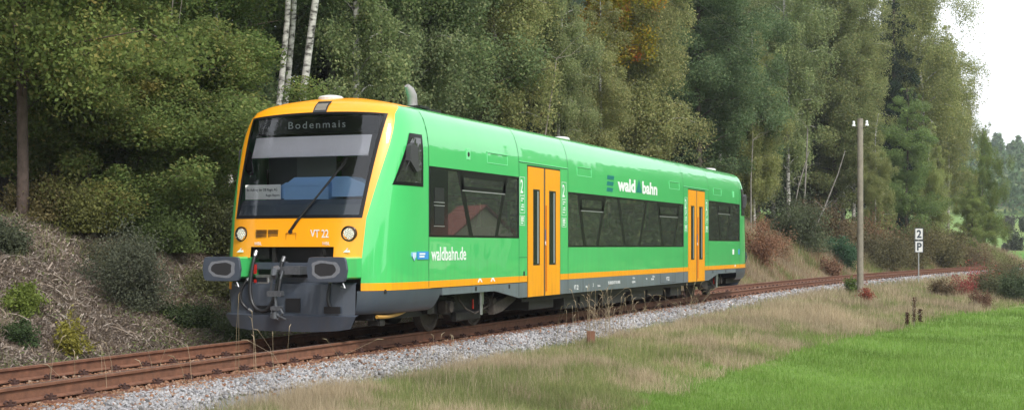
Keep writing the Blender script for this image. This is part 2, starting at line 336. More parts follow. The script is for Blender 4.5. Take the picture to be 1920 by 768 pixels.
# ------------------------------------------------------------------ track
def path(x0, x1, st, off):
    xs = np.arange(x0, x1, st); dy = np.gradient(yc(xs), xs); nn = np.sqrt(1+dy*dy)
    return [(float(a-off*g/k), float(b_+off/k)) for a, b_, g, k in zip(xs, yc(xs), dy, nn)]
RAILP = [(-.065, -.165), (.065, -.165), (.065, -.152), (.012, -.135), (.009, -.045), (.036, -.032), (.036, -.006), (.028, 0), (-.028, 0), (-.036, -.006), (-.036, -.032), (-.009, -.045), (-.012, -.135), (-.065, -.152)]
def rail(off, label):
    ps = path(-16, 116, 1.0, off); v = []; f = []; mi = []; k = len(RAILP)
    for i, p in enumerate(ps):
        q = ps[min(i+1, len(ps)-1)]; q0 = ps[max(i-1, 0)]; tx, ty = q[0]-q0[0], q[1]-q0[1]; L_ = math.hypot(tx, ty); nx_, ny_ = -ty/L_, tx/L_
        for u, zz in RAILP: v.append((p[0]+nx_*u, p[1]+ny_*u, zz))
        if i:
            for j in range(k):
                f.append(((i-1)*k+j, (i-1)*k+(j+1) % k, i*k+(j+1) % k, i*k+j)); mi.append(1 if j == 7 else 0)
    o = newmesh('rail', v, f, [RUST, RAILTOP], mi); tag(o, label, 'rail')
rail(-.7525, 'brown rusty rail on the side nearest the grey gravel')
rail(.7525, 'brown rusty rail on the bank side, farther from the grey gravel')
sl = MB()
sl.prism([(-.13, -.24), (.13, -.24), (.10, -.165), (-.10, -.165)], -1.22, 1.22, 'y')
sleeper = empty('railway_sleeper', (0, 0, 0)); sl.build('sleeper_beam', SLEEP, sleeper)
for s in (-1, 1):
    for e in (-1, 1):
        mb = MB(); y0 = s*.7525+e*.11
        mb.box(-.04, .045, y0-.035, y0+.03, -.166, -.14); mb.tube([(-.0, y0, -.14), (0.008, y0, -.095)], .015, 6); mb.tube([(-.045, y0-e*.04, -.13), (.0, y0-e*.055, -.112), (.04, y0-e*.04, -.13), (.045, y0+e*.03, -.125)], .011, 5)
        mb.build('rail_clip', CLIPM, sleeper)
tag(sleeper, 'rust brown steel sleeper with rail clips, half buried in the rusty gravel between the rails', 'sleeper', 'sleepers under the rails')
xs = np.arange(-12, 100, .62)
for i, x in enumerate(xs):
    o = sleeper if i == 0 else copy_tree(sleeper)
    o.location = (float(x), float(yc(x)), -.012+random.uniform(-.008, .004)); o.rotation_euler = (0, 0, math.atan(float((yc(x+.1)-yc(x-.1))/.2))+random.uniform(-.01, .01))
# ballast stones
CUBE = np.array([[-1, -1, -1], [1, -1, -1], [1, 1, -1], [-1, 1, -1], [-1, -1, 1], [1, -1, 1], [1, 1, 1], [-1, 1, 1]], float)
CF = np.array([[0, 3, 2, 1], [4, 5, 6, 7], [0, 1, 5, 4], [1, 2, 6, 5], [2, 3, 7, 6], [3, 0, 4, 7]])
def stones(name, px, py, pz, size, mat_):
    n_ = len(px); v = CUBE[None]*rng.uniform(.55, 1.0, (n_, 8, 3)); v *= (size*rng.uniform(.6, 1.35, n_))[:, None, None]*np.stack([rng.uniform(.7, 1.2, n_), rng.uniform(.7, 1.2, n_), rng.uniform(.5, .9, n_)], -1)[:, None]
    q = rng.normal(size=(n_, 4)); q /= np.linalg.norm(q, axis=1)[:, None]; w_, x_, y_, z_ = q.T
    M = np.stack([1-2*(y_*y_+z_*z_), 2*(x_*y_-z_*w_), 2*(x_*z_+y_*w_), 2*(x_*y_+z_*w_), 1-2*(x_*x_+z_*z_), 2*(y_*z_-x_*w_), 2*(x_*z_-y_*w_), 2*(y_*z_+x_*w_), 1-2*(x_*x_+y_*y_)], -1).reshape(-1, 3, 3)
    v = np.einsum('nij,nkj->nki', M, v)+np.stack([px, py, pz], -1)[:, None]
    me = bpy.data.meshes.new(name); me.vertices.add(n_*8); me.vertices.foreach_set('co', v.astype(np.float32).ravel())
    fi = (CF[None]+(np.arange(n_)*8)[:, None, None]).astype(np.int32).ravel()
    me.loops.add(len(fi)); me.loops.foreach_set('vertex_index', fi); me.polygons.add(n_*6); me.polygons.foreach_set('loop_start', np.arange(0, len(fi), 4, dtype=np.int32)); me.materials.append(mat_); me.update(calc_edges=True)
    o = bpy.data.objects.new(name, me); col.objects.link(o); return o
STONE = leafmat('ballast_stone', [(.13, .13, .14), (.37, .365, .38), (.27, .265, .275), (.46, .455, .465), (.09, .09, .09), (.33, .30, .28)], 0, pscale=.5)
RSTONE = leafmat('rusty_stone', [(.16, .075, .042), (.27, .15, .09), (.22, .11, .065), (.33, .25, .19)], 0, pscale=.8)
def sampx(n_, a, b, k=-17.08):   # more near the camera
    u = rng.random(n_); A, B = 1/(a-k)**.8, 1/(b-k)**.8
    return (A+(B-A)*u)**(-1/.8)+k
N = 105000; x = sampx(N, -11, 100); dd = rng.uniform(-2.25, -1.12, N); dd = np.where(rng.random(N) < .12, rng.uniform(1.35, 2.25, N), dd)
keep = np.abs(dd) < 1.85-.3*np.clip((x-12)/15, 0, 1)+.45*(fbm(x, dd, 1.3, 61)-.5)+.12*rng.random(N)
x = x[keep]; dd = dd[keep]; y = dd+yc(x); st = stones('ballast', x, y, gh(x, y)+rng.uniform(-.005, .025, len(x)), .0225*np.clip((x+17)/22, .9, 2.2), STONE); tag(st, 'light grey crushed stone ballast along the track', 'gravel', kind='stuff')
N = 60000; x = sampx(N, -13, 80); dd = np.where(rng.random(N) < .9, rng.uniform(-1.32, 1.3, N), -1.2-np.abs(rng.normal(0, .22, N))); y = dd+yc(x)
st = stones('rusty_ballast', x, y, gh(x, y)+rng.uniform(-.0, .035, N), .021*np.clip((x+17)/24, .9, 2), RSTONE); tag(st, 'rust stained stones between and beside the rails', 'gravel', kind='stuff')

# ------------------------------------------------------------------ grass
def leafquads(c, s, asp=.6, vert=0, flat=0):
    n_ = len(c); u = rng.normal(size=(n_, 3)); u[:, 2] = u[:, 2]*(1-flat)-vert*1.2; u /= np.linalg.norm(u, axis=1)[:, None]+1e-9
    t_ = rng.normal(size=(n_, 3)); v = np.cross(u, t_); v /= np.linalg.norm(v, axis=1)[:, None]+1e-9
    s = (s*rng.uniform(.6, 1.3, n_))[:, None]
    return np.stack([c-u*s, c+v*s*asp, c+u*s, c-v*s*asp], 1).reshape(-1, 3)
def blades(name, x, y, h, wd, mat_, lean=.35, kink=True, z=None, label=None, cat='grass'):
    n_ = len(x); z0 = (gh(x, y) if z is None else z)-.01
    a = rng.uniform(0, 2*np.pi, n_); la = rng.uniform(0, 2*np.pi, n_); ln = np.abs(rng.normal(0, lean, n_))*h
    dx, dy = np.cos(a)*wd/2, np.sin(a)*wd/2; lx, ly = np.cos(la)*ln, np.sin(la)*ln; up = np.sqrt(np.maximum(h*h-ln*ln, (.25*h)**2))
    B = np.stack([x, y, z0], -1); D = np.stack([dx, dy, 0*dx], -1); M_ = np.stack([x+lx*.4, y+ly*.4, z0+up*.6], -1); T_ = np.stack([x+lx, y+ly, z0+up], -1)
    if kink: p = np.stack([B-D, B+D, M_+D*.75, M_-D*.75, M_-D*.75, M_+D*.75, T_+D*.12, T_-D*.12], 1)
    else: p = np.stack([B-D, B+D, T_+D*.15, T_-D*.15], 1)
    o = fastmesh(name, p.reshape(-1, 3), 4, mat_)
    tag(o, label, cat, kind='stuff'); return o
N = 420000; x = sampx(N, -6, 112); dd = meadow_edge(x)-np.abs(rng.uniform(0, 1, N)**1.3*np.clip((x+17)*.55, 6, 60))+.7
ok = (meadow_w(x, dd) > rng.random(N)*.9); x = x[ok]; dd = dd[ok]; y = dd+yc(x)
pt = fbm(x, y, 1.1, 77); sc_ = np.clip((x+17)/22, .8, 4)
blades('meadow_grass', x, y, (.02+.09*pt)*rng.uniform(.5, 1.7, len(x))*np.clip(sc_, 1, 1.5), .011*sc_, GRASSM, .6, False, label='short bright green grass of the meadow')
N = 620000; x = sampx(N, -9, 108); me_ = meadow_edge(x); dd = rng.uniform(0, 1, N)*(-1.65-me_+.8)+me_-.8; y = dd+yc(x)
dry = .6*fbm(x, y, 1.9, 83)+.4*fbm(x, y, .55, 87)+.07*rng.normal(size=N); mw = meadow_w(x, dd); edge = np.clip((-dd-1.6+.35*np.clip((x-12)/15, 0, 1))/.9, .17, 1)
ok = (rng.random(N) < edge) & (mw < rng.random(N)*.9); isd = dry > .485
sc_ = np.clip((x+17)/22, .8, 3)
k = ok & isd; hh = (.09+.16*np.clip((dry[k]-.47)*4, 0, 1))*rng.uniform(.4, 1.4, k.sum())*edge[k]**.5*(1+.6*np.clip((x[k]-12)/20, 0, 1)); blades('dry_grass', x[k], y[k], hh, .0052*sc_[k], DRYG, .6, label='straw coloured dry grass on the strip beside the track')
k = ok & ~isd; hh = (.06+.10*rng.random(k.sum()))*rng.uniform(.5, 1.4, k.sum())*edge[k]**.5*(1+.6*np.clip((x[k]-12)/20, 0, 1)); blades('verge_grass', x[k], y[k], hh, .0065*sc_[k], BANKG, .5, label='green grass growing on the strip beside the track')
N = 3500; x = sampx(N, -6, 60); dd = meadow_edge(x)+.3+rng.random(N)*(-2.7-meadow_edge(x)); y = dd+yc(x); k = fbm(x, y, 1.2, 141) > .47; x, y = x[k], y[k]
blades('wispy_stalks', x, y, rng.uniform(.2, .5, len(x)), .0045*np.clip((x+17)/22, .8, 2.4), DRYG, .4, label='sparse taller pale straw stalks standing out of the verge')
# bank behind the track: litter, dry grass, low green
N = 330000; x = sampx(N, -6, 60); dd = rng.uniform(2.2, 8.2, N); y = dd+yc(x); ok = rng.random(N) > np.clip((x-25)/30, 0, .7); x, y, dd = x[ok], y[ok], dd[ok]; n_ = len(x)
a = rng.uniform(0, np.pi, n_); L_ = rng.uniform(.015, .05, n_)*(1+2.2*(rng.random(n_) < .1)); tl = rng.normal(0, .5, n_); wd = rng.uniform(.0025, .006, n_)*(1+1.2*(rng.random(n_) < .15)); z0 = gh(x, y)+rng.uniform(0, .06, n_)
dx, dy, dz = np.cos(a)*L_, np.sin(a)*L_, tl*L_; ex, ey = -np.sin(a)*wd, np.cos(a)*wd
p = np.stack([np.stack([x-dx-ex, y-dy-ey, z0-dz+.02], -1), np.stack([x+dx-ex, y+dy-ey, z0+dz+.02], -1), np.stack([x+dx+ex, y+dy+ey, z0+dz+.035], -1), np.stack([x-dx+ex, y-dy+ey, z0-dz+.035], -1)], 1)
o = fastmesh('dead_plant_litter', p.reshape(-1, 3), 4, LITTER); tag(o, 'grey brown dead stalks and wood chips covering the bank', 'litter', kind='stuff')
N = 150000; x = sampx(N, -6, 112); dd = rng.uniform(2.2, 8, N); y = dd+yc(x); pn = fbm(x, y, 1.4, 91); pd = np.clip((x-18)/25, .16, 1)
k = (pn > .5) & (rng.random(N) < np.clip(pd+.15, 0, 1)); sc_ = np.clip((x+17)/22, .9, 3)
blades('bank_dry_grass', x[k], y[k], (.15+.35*rng.random(k.sum()))*np.clip(pd[k]+.25, 0, 1), .006*sc_[k], DRYG, .6, label='pale dry grass on the bank behind the track')
k = (pn < .45) & (rng.random(N) < np.clip(pd+.3, 0, 1)*.6)
blades('bank_green_weeds', x[k], y[k], (.08+.2*rng.random(k.sum())), .011*sc_[k], BANKG, .6, label='low green weeds on the bank behind the track')

def arcs(name, n_, x, y, h, ln, wd, mat_, label):
    a = rng.uniform(0, 2*np.pi, n_); z0 = gh(x, y); S = 6; q = []
    dx, dy = np.cos(a), np.sin(a); kx = rng.normal(0, .25, n_); P = []
    for i in range(S+1):
        t = i/S; s_ = t*ln; hz_ = h*4*t*(1-t*rng.uniform(.75, 1.0, n_) if i in (0,) else 1-t)*1.0+.02; px_ = x+dx*s_-dy*kx*s_*t; py_ = y+dy*s_+dx*kx*s_*t; P.append(np.stack([px_, py_, gh(px_, py_)+hz_], -1))
    w_ = np.stack([-dy*wd*.5, dx*wd*.5, wd*.5], -1)
    for i in range(S): q.append(np.stack([P[i]-w_, P[i]+w_, P[i+1]+w_, P[i+1]-w_], 1))
    o = fastmesh(name, np.concatenate(q).reshape(-1, 3), 4, mat_); tag(o, label, 'brambles', kind='stuff')
N = 3200; x = sampx(N, -5, 34); dd = rng.uniform(2.4, 7.6, N); y = dd+yc(x); arcs('dead_brambles', N, x, y, rng.uniform(.02, .18, N), rng.uniform(.15, .8, N), rng.uniform(.003, .008, N), LITTER, 'arching dead bramble stems tangled over the bank')
N = 60000; x = sampx(N, -5, 40); dd = rng.uniform(2.3, 8.0, N); y = dd+yc(x); pn = fbm(x, y, 1.7, 131)+.06*rng.normal(size=N)+.05*np.clip(dd-5.5, 0, 2); k = pn > .50
P = np.stack([x[k], y[k], gh(x[k], y[k])+rng.uniform(.01, .22, k.sum())], -1); o = fastmesh('bank_leafy_plants', leafquads(P, .022*np.clip((x[k]+17)/22, .9, 2), .6, flat=.5), 4, LM['plain']); o.color = (.19, .24, .085, 1); tag(o, 'low leafy green and yellowish plants spread over the bank', 'plants', kind='stuff')
N = 150000; x = sampx(N, 26, 110); dd = rng.uniform(2.3, 7.5, N); y = dd+yc(x); pn = fbm(x, y, 2.4, 95)+.08*rng.normal(size=N); hh = rng.uniform(.25, 1.0, N)*np.clip((x-24)/12, .2, 1)*np.clip((dd-1.9)/2, .25, 1); sc_ = np.clip((x+17)/22, 1, 3.5)
k = pn > .52; blades('tall_dry_weeds', x[k], y[k], hh[k], .005*sc_[k], DRYG, .35, label='tall straw coloured weeds on the bank between train and hillside')
k = pn < .46; blades('tall_green_weeds', x[k], y[k], hh[k]*.9, .007*sc_[k], BANKG, .4, label='tall dull green weeds on the bank between train and hillside')
k = (pn >= .46) & (pn <= .52); o = blades('russet_weeds', x[k], y[k], hh[k], .006*sc_[k], LM['plain'], .4, label='russet brown weeds on the bank between train and hillside'); o.color = (.30, .17, .11, 1)

# ------------------------------------------------------------------ leaf clouds and trees
def crown_radius(kind, t):
    if kind in ('birch',): return np.interp(t, [0, .15, .45, .8, 1], [.55, .9, 1, .6, .12])
    if kind in ('spruce',): return np.interp(t, [0, .1, 1], [.8, 1, .04])
    if kind == 'shrub': return np.interp(t, [0, .3, .7, 1], [.75, 1, .85, .25])
    return np.interp(t, [0, .2, .55, .85, 1], [.6, .95, 1, .7, .2])
def make_tree(kind, H, Rr, base, nleaf, ls, bark, rt=.12, lean=0, nl=None, prof=None):
    """returns (trunk mesh, crown mesh) around the origin"""
    mb = MB(); wob = [rng.normal(0, .05*H/10, 2) for _ in range(9)]
    def ax(z): t = z/H*8; i = min(int(t), 7); f_ = t-i; return Vector((float((wob[i][0]*(1-f_)+wob[i+1][0]*f_)*t/4+lean*z), float((wob[i][1]*(1-f_)+wob[i+1][1]*f_)*t/4), z))
    zs = [H*.97*i/10 for i in range(11)]; zz = [-.4]+zs[1:]
    mb.tube([ax(max(q, 0))+Vector((0, 0, min(q, 0))) for q in zz], [rt*(1.15 if i == 0 else 1)*(1-i/11)**.8+.008 for i in range(11)], 9)
    nl = nl or int(16+H*2.4); cl = []; ga = 2.39996
    for i in range(nl):
        t = (i+.5)/nl; t = t**.9; z = base+(H-base)*t*.98; rr = Rr*float(crown_radius(prof or kind, t))*rng.uniform(.55, 1.15); a = i*ga+rng.normal(0, .4)
        d_ = Vector((math.cos(a), math.sin(a), 0)); p0 = ax(min(z, H*.96))
        if kind == 'spruce': rise = -.28*rr; mid = .02*rr
        elif kind == 'birch': rise = .25*rr; mid = .55*rr
        else: rise = rng.uniform(.0, .55)*rr; mid = rise*.7
        pe = p0+d_*rr+Vector((0, 0, rise)); pm = p0+d_*rr*.5+Vector((0, 0, mid))
        pts = bez(p0, p0*.6+pm*.4, pm, pe, 5)
        if kind != 'spruce': mb.tube(pts, [max(.006, rt*.33*(1-t*.6)*(1-j/6.5)) for j in range(6)], 5, cap=False)
        ncl = max(3, int(rr*(3.2 if kind != 'spruce' else 5)))
        for j in range(ncl):
            s = (j+.6)/ncl; s = .25+.75*s; k_ = s*5; q = min(int(k_), 4); p = pts[q].lerp(pts[q+1], k_-q)
            sp = .42*rr*(1-.45*s) if kind != 'spruce' else .22*rr
            off = Vector(rng.normal(0, 1, 3))*sp*.5; off.z *= .6 if kind != 'spruce' else .2
            cl.append((p+off, max(.12, rr*.2*rng.uniform(.6, 1.3))))
            if kind not in ('spruce', 'birch') and rng.random() < .5: mb.tube([p, p+off], [.01, .004], 4, cap=False)
    C = np.array([tuple(c_[0]) for c_ in cl]); S = np.array([c_[1] for c_ in cl]); pr = S**2; pr /= pr.sum()
    ii = rng.choice(len(C), nleaf, p=pr); g = rng.normal(size=(nleaf, 3)); g /= np.linalg.norm(g, axis=1)[:, None]; g *= (rng.random(nleaf)**.45)[:, None]
    P = C[ii]+g*S[ii][:, None]*np.array([1.1, 1.1, .95])
    if kind == 'birch':
        dr = rng.exponential(.38, nleaf)*np.clip(S[ii]*2.2, .3, 1.6); ph = C[ii][:, 0]*7+np.floor(g[:, 0]*5)*1.7
        P[:, 2] -= dr; P[:, 0] += .05*np.sin(ph+dr*3)
        ok_ = P[:, 2] > base-1.2; P = P[ok_]
    if kind == 'spruce': P[:, 2] -= rng.exponential(.12, nleaf)
    asp = .62 if kind not in ('spruce', 'pine') else .16
    q = leafquads(P, ls*(1.7 if asp < .3 else 1), asp, vert=.5 if kind == 'birch' else (.3 if kind == 'spruce' else 0), flat=.12 if kind in ('oak', 'alder', 'maple', 'shrub') else 0)
    cm = fastmesh('crown', q, 4, LM[kind], 'mesh')
    to = mb; me = bpy.data.meshes.new('trunk'); me.from_pydata(to.v, [], to.f); me.materials.append(bark); me.polygons.foreach_set('use_smooth', [True]*len(me.polygons)); me.update()
    return me, cm
V = {}
def variants():
    V['birch_tall'] = [make_tree('birch', 18, 2.2, 7.2, 30000, .042, BARKW, .085, .10), make_tree('birch', 18, 2.2, 6.8, 30000, .042, BARKW, .105, .14)]
    V['oak'] = [make_tree('oak', 11, 3.6, 1.9, 120000, .042, BARKR, .10), make_tree('oak', 9, 3.2, .3, 110000, .042, BARKD, .08), make_tree('oak', 6.5, 2.7, -.1, 110000, .038, BARKD, .06, prof='shrub')]
    V['birch'] = [make_tree('birch', 19, 2.9, 4.5, 100000, .046, BARKW, .15), make_tree('birch', 18, 2.5, 2.2, 90000, .047, BARKW, .11, .02), make_tree('birch', 17, 2.3, 1.0, 85000, .05, BARKW, .10, -.02)]
    V['alder'] = [make_tree('alder', 18, 3.1, 1.0, 110000, .052, BARKD, .15), make_tree('alder', 14, 2.8, .2, 90000, .05, BARKD, .12)]
    V['spruce'] = [make_tree('spruce', 22, 3.2, 1.0, 60000, .085, BARKD, .18, nl=110)]
    V['pine'] = [make_tree('pine', 17, 2.6, 4, 42000, .08, BARKR, .15)]
    V['maple'] = [make_tree('maple', 15, 3.6, 6, 70000, .065, BARKD, .14)]
variants()
def tree(kind, vi, px, Z, label, tint=(1, 1, 1), s=1.0, sz=None, rz=None, group=None, cat='tree', name=None, dz=-.15):
    x, y = at(px, Z); z = float(gh(x, y))+dz
    tm, cm = V[kind][vi % len(V[kind])]
    o = empty(name or kind.split('_')[0]+'_tree', (x, y, z), rng.uniform(0, 6.28) if rz is None else rz); o.scale = (s, s, sz or s)
    a = bpy.data.objects.new('trunk', tm); b_ = bpy.data.objects.new('crown', cm)
    for q in (a, b_): col.objects.link(q); q.parent = o
    b_.color = (*tint, 1)
    tag(o, label, cat, group); return o
Tn = (1, 1, 1)
tree('oak', 0, 42, 24.6, 'oak with reddish brown trunk at the far left, its crown hiding the top left corner', (1.1, 1.08, 1.1), 1.0, rz=1.0)
tree('oak', 2, 165, 27.2, 'low branched young oak left of the train, foliage reaching down to the bank', (1.15, 1.08, 1.15), 1.0, .8)
tree('oak', 2, 262, 27.6, 'young oak between the trunked oak and the cab, with the densest low foliage', (1.0, 1.02, 1.1), 1.0, .72, rz=2)
tree('oak', 2, 372, 29.5, 'bushy pale green young oak just left of the cab, leaning over the bank', (1.2, 1.18, 1.25), .95, .62, rz=4.2)
tree('oak', 0, 290, 33, 'dark green oak behind the two low young oaks on the left', (.8, .85, .9), 1.05)
tree('birch_tall', 0, 500, 35.5, 'leftmost of the three slim white birch trunks above the cab roof', (.95, 1.0, .9), 1.0, rz=-1.18)
tree('birch_tall', 0, 512, 36.5, 'slanting white birch, middle one of the three trunks above the cab roof', (.9, .95, .9), 1.0, rz=-1.18)
tree('birch_tall', 1, 535, 34.5, 'thickest white birch trunk, right one of the three above the cab roof', (1, 1, .9), 1.0, rz=-1.18)
tree('birch', 1, 672, 38.5, 'loose pale green birch behind the orange cab roof', (.95, 1.05, .95), .95)
tree('alder', 0, 715, 43, 'dark green alder right behind the pale green birch above the cab', (1.05, 1.05, .95), .95)
tree('birch_tall', 0, 440, 34, 'sparse fine leaved birch left of the three white trunks', (.95, 1.0, .9), .8, rz=2)
tree('birch', 2, 770, 42, 'loose leaved birch standing behind the exhaust pipe', (.85, .95, .95), .95)
tree('alder', 0, 860, 45, 'grey green alder behind the front part of the green roof', (1.15, 1.15, 1.1), 1.0)
tree('birch', 2, 930, 47, 'yellowish birch with a thin pale stem behind the front door section', (1.1, 1.07, .9), .95)
tree('pine', 0, 1010, 53, 'blue green pine below the yellow and orange maple', Tn, .75)
tree('maple', 0, 1080, 57, 'maple with yellow and orange autumn leaves at the top of the wood', Tn, 1.0)
tree('birch', 1, 1045, 50, 'drooping grey green birch under the orange maple', (1.0, 1.05, 1.0), .62)
tree('birch', 2, 1130, 54, 'short olive birch leaning over the roof of the middle section', (1.15, 1.1, .95), .62)
tree('birch', 2, 1215, 60, 'tall olive brown birch above the white lettering on the train', (1.1, 1.06, .92), 1.05)
tree('alder', 0, 1310, 69, 'dark dense alder above the rear door of the train', (.85, .95, .95), 1.05)
tree('alder', 1, 1370, 74, 'dark green alder directly above the rear end of the roof', (.9, 1.0, .95), 1.1)
tree('birch', 2, 1415, 73, 'yellow green birch right behind the rear end of the train', (1.2, 1.18, .95), .7)
tree('birch', 1, 1480, 84, 'tall grey green birch between the train end and the telegraph pole', (1.0, 1.1, 1.0), 1.15)
tree('alder', 0, 1565, 92, 'brownish tall alder left of the telegraph pole top', (1.3, 1.15, 1.0), 1.2)
tree('birch', 1, 1600, 94, 'broad yellowish birch rising straight behind the telegraph pole', (1.1, 1.1, .95), 1.1)
tree('spruce', 0, 1672, 102, 'black green spruce in the gap between pale birches, right of the pole', (.7, .8, .8), 1.05)
tree('alder', 1, 1700, 93, 'rounded green alder above the white number sign', (1.15, 1.25, .95), .85)
tree('birch', 2, 1640, 88, 'low bushy birch beside the dark spruce, right of the pole', (1.1, 1.1, .9), .55)
tree('birch', 0, 1728, 106, 'tall hanging birch with light sloping branches against the sky', (1.12, 1.12, .9), 1.4)
tree('birch', 1, 1778, 112, 'olive green birch at the right edge of the wood', (1.1, 1.1, .85), 1.0)
tree('birch', 2, 1745, 96, 'young yellow green birch at the foot of the right end of the wood', (1.2, 1.25, .95), .6)
tree('oak', 1, 1842, 126, 'thin dark leaved oak standing alone against the white sky', (1.1, 1.15, 1.15), .66, 1.42)
tree('alder', 1, 1822, 108, 'rounded pale green alder bush ending the wood beside the hillside', (1.5, 1.45, 1.0), .45)
# second row, only partly seen between the crowns
back = [(-60, 30, 'oak', 0), (110, 34, 'alder', 0), (210, 38, 'spruce', 0), (400, 38, 'alder', 1), (470, 43, 'birch', 1), (620, 44, 'birch', 0), (650, 50, 'spruce', 0), (760, 50, 'alder', 0), (830, 55, 'birch', 2), (920, 58, 'alder', 0), (980, 62, 'birch', 0), (1150, 66, 'alder', 0), (1190, 72, 'birch', 1), (1260, 76, 'spruce', 0), (1290, 82, 'birch', 0), (1350, 84, 'birch', 0), (1420, 92, 'alder', 0), (1450, 96, 'birch', 0), (1520, 96, 'alder', 0), (1530, 104, 'spruce', 0), (1650, 112, 'birch', 0), (1700, 114, 'alder', 0), (1735, 120, 'birch', 0), (1745, 124, 'birch', 0), (1690, 124, 'birch', 0), (1410, 100, 'birch', 0), (1580, 108, 'birch', 0)]
bl = {'oak': 'second row oak half hidden behind the front trees of the wood', 'alder': 'second row alder half hidden behind the front trees of the wood', 'birch': 'second row birch half hidden behind the front trees of the wood', 'spruce': 'second row spruce, dark between the front trees of the wood'}
for px, Z, kd, vi in back:
    q = rng.uniform(.8, 1.1); tree(kd, vi, px, Z, bl[kd], (q*.95, q, q*.95), rng.uniform(1.0, 1.15), group='second row %ss of the wood' % kd if kd != 'birch' else 'second row birches of the wood')
for i, (x, y) in enumerate([(-9, 8.5), (-13, 7.8), (-17, 8.6), (-21, 7.6), (-26, 8.4), (-31, 8), (-14, 13), (-23, 13)]):
    tm, cm = V['alder'][0]; o = empty('alder_tree', (x, y, float(gh(x, y))), i*1.3); o.scale = (1.25, 1.25, 1.3); a = bpy.data.objects.new('trunk', tm); b_ = bpy.data.objects.new('crown', cm)
    for q in (a, b_): col.objects.link(q); q.parent = o
    tag(o, 'alder outside the picture to the left, mirrored darkly in the windscreen', 'tree', 'alders outside the picture to the left')
# the mass of the wood further back
def woodland(name, pts, hts, rads, nl, ls, label, mats_, kind='spruce'):
    A = []
    for (x, y, z), h, r_ in zip(pts, hts, rads):
        t = rng.random(nl)**.8; a = rng.uniform(0, 2*np.pi, nl); rr = r_*np.interp(t, [0, .1, .6, 1], [.9, 1, .75, .05])*rng.random(nl)**.4*(1+.25*np.sin(a*5+t*30))
        A.append(np.stack([x+np.cos(a)*rr, y+np.sin(a)*rr, z+h*(.02+.98*t)+rng.normal(0, .2, nl)], -1))
    A = np.concatenate(A); o = fastmesh(name, leafquads(A, ls, .5), 4, mats_); tag(o, label, 'woodland', kind='stuff'); return o
pts = []; 
for row, dr in enumerate((17, 22, 28)):
    for x in np.arange(-8, 108-row*3, 3.4): xx = float(x+rng.normal(0, .8)); yy = float(yc(xx)+dr+rng.normal(0, 1)); pts.append((xx, yy, float(gh(xx, yy))))
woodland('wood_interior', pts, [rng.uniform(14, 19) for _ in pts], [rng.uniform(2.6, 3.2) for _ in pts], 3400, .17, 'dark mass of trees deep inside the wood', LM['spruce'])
# forest on the far hillside
pts = []
for _ in range(420):
    x = rng.uniform(308, 470); y = rng.uniform(-60, 120); pts.append((x, y, float(gh(x, y))))
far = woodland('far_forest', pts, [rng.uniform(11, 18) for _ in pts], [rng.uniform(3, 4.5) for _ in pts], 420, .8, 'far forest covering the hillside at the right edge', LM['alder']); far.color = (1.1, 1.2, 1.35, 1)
# trees behind the camera's side, seen mirrored in the train
pts = []; oh = []
for _ in range(230):
    az = rng.uniform(-75, -6); inh = -29 < az < -19; rr = rng.uniform(182, 205) if inh else rng.uniform(95, 140)
    x = 4+rr*math.cos(R(az)); y = -1.5+rr*math.sin(R(az)); pts.append((x, y, float(gh(x, y)))); oh.append(rng.uniform(27, 32) if inh else rng.uniform(19, 26))
for _ in range(60):
    x = rng.uniform(-120, 10); y = -105-rng.uniform(0, 20); pts.append((x, y, float(gh(x, y)))); oh.append(15)
ow_ = woodland('opposite_wood', pts, oh, [rng.uniform(4.5, 6.5) for _ in pts], 2300, .30, 'trees across the meadow mirrored in the train windows', LM['alder']); ow_.color = (1.5, 1.6, 1.6, 1)

# ------------------------------------------------------------------ shrubs and saplings
def shrub(px, Z, h, r_, colr, label, nleaf=9000, ls=.045, name='shrub', group=None, up=0, stemc=TWIG, cat='shrub', shape='shrub', yoff=0):
    x, y = at(px, Z); z = float(gh(x, y))
    o = empty(name, (x, y, z)); mb = MB(); cl = []
    for i in range(14):
        a = rng.uniform(0, 6.28); rr = r_*rng.uniform(.2, .95); hh = h*rng.uniform(.25, 1.05)*(1-.3*rr/r_); pe = Vector((math.cos(a)*rr, math.sin(a)*rr, hh))
        pts_ = bez((0, 0, -.05), (pe.x*.2, pe.y*.2, hh*.4), (pe.x*.7, pe.y*.7, hh*.8), pe, 5); mb.tube(pts_, [.012*(1-j/7) for j in range(6)], 5, cap=False)
        for j in range(2, 6):
            for _ in range(2): cl.append(pts_[j]+Vector(rng.normal(0, 1, 3))*r_*.16)
    mb.build('stems', stemc, o)
    C = np.array([tuple(c_) for c_ in cl]); ii = rng.integers(0, len(C), nleaf); P = C[ii]+rng.normal(size=(nleaf, 3))*r_*rng.uniform(.08, .2, (nleaf, 1)); P[:, 2] = np.abs(P[:, 2])
    f_ = fastmesh('foliage', leafquads(P, ls, .55), 4, LM['plain'], o); f_.color = (*colr, 1)
    tag(o, label, cat, group); return o
shrub(262, 23.2, 1.05, .95, (.135, .15, .105), 'wide grey green shrub in the middle of the brown bank, left of the train', 26000, .022)
shrub(345, 23.4, .45, .4, (.075, .105, .05), 'small dark green shrub between the wide grey green one and the buffer', 8000, .022)
shrub(137, 19.9, .68, .26, (.30, .28, .06), 'narrow yellow green sapling at the foot of the bank on the left', 4200, .022, 'sapling')
shrub(40, 19.5, .38, .25, (.07, .11, .045), 'small dark green plant at the lower left beside the track', 4000, .02)
shrub(45, 20.6, .55, .32, (.20, .26, .06), 'bright green leafy tuft on the bank at the left edge', 4500, .026)
shrub(225, 26.0, .9, .8, (.09, .13, .04), 'green undergrowth bush beneath the young oaks on the left', 14000, .035)
shrub(100, 26.3, .6, .6, (.15, .14, .05), 'olive bush at the foot of the reddish oak trunk', 9000, .03)
shrub(390, 27.5, 1.0, .9, (.11, .125, .055), 'olive bush on top of the bank just left of the cab', 14000, .03)
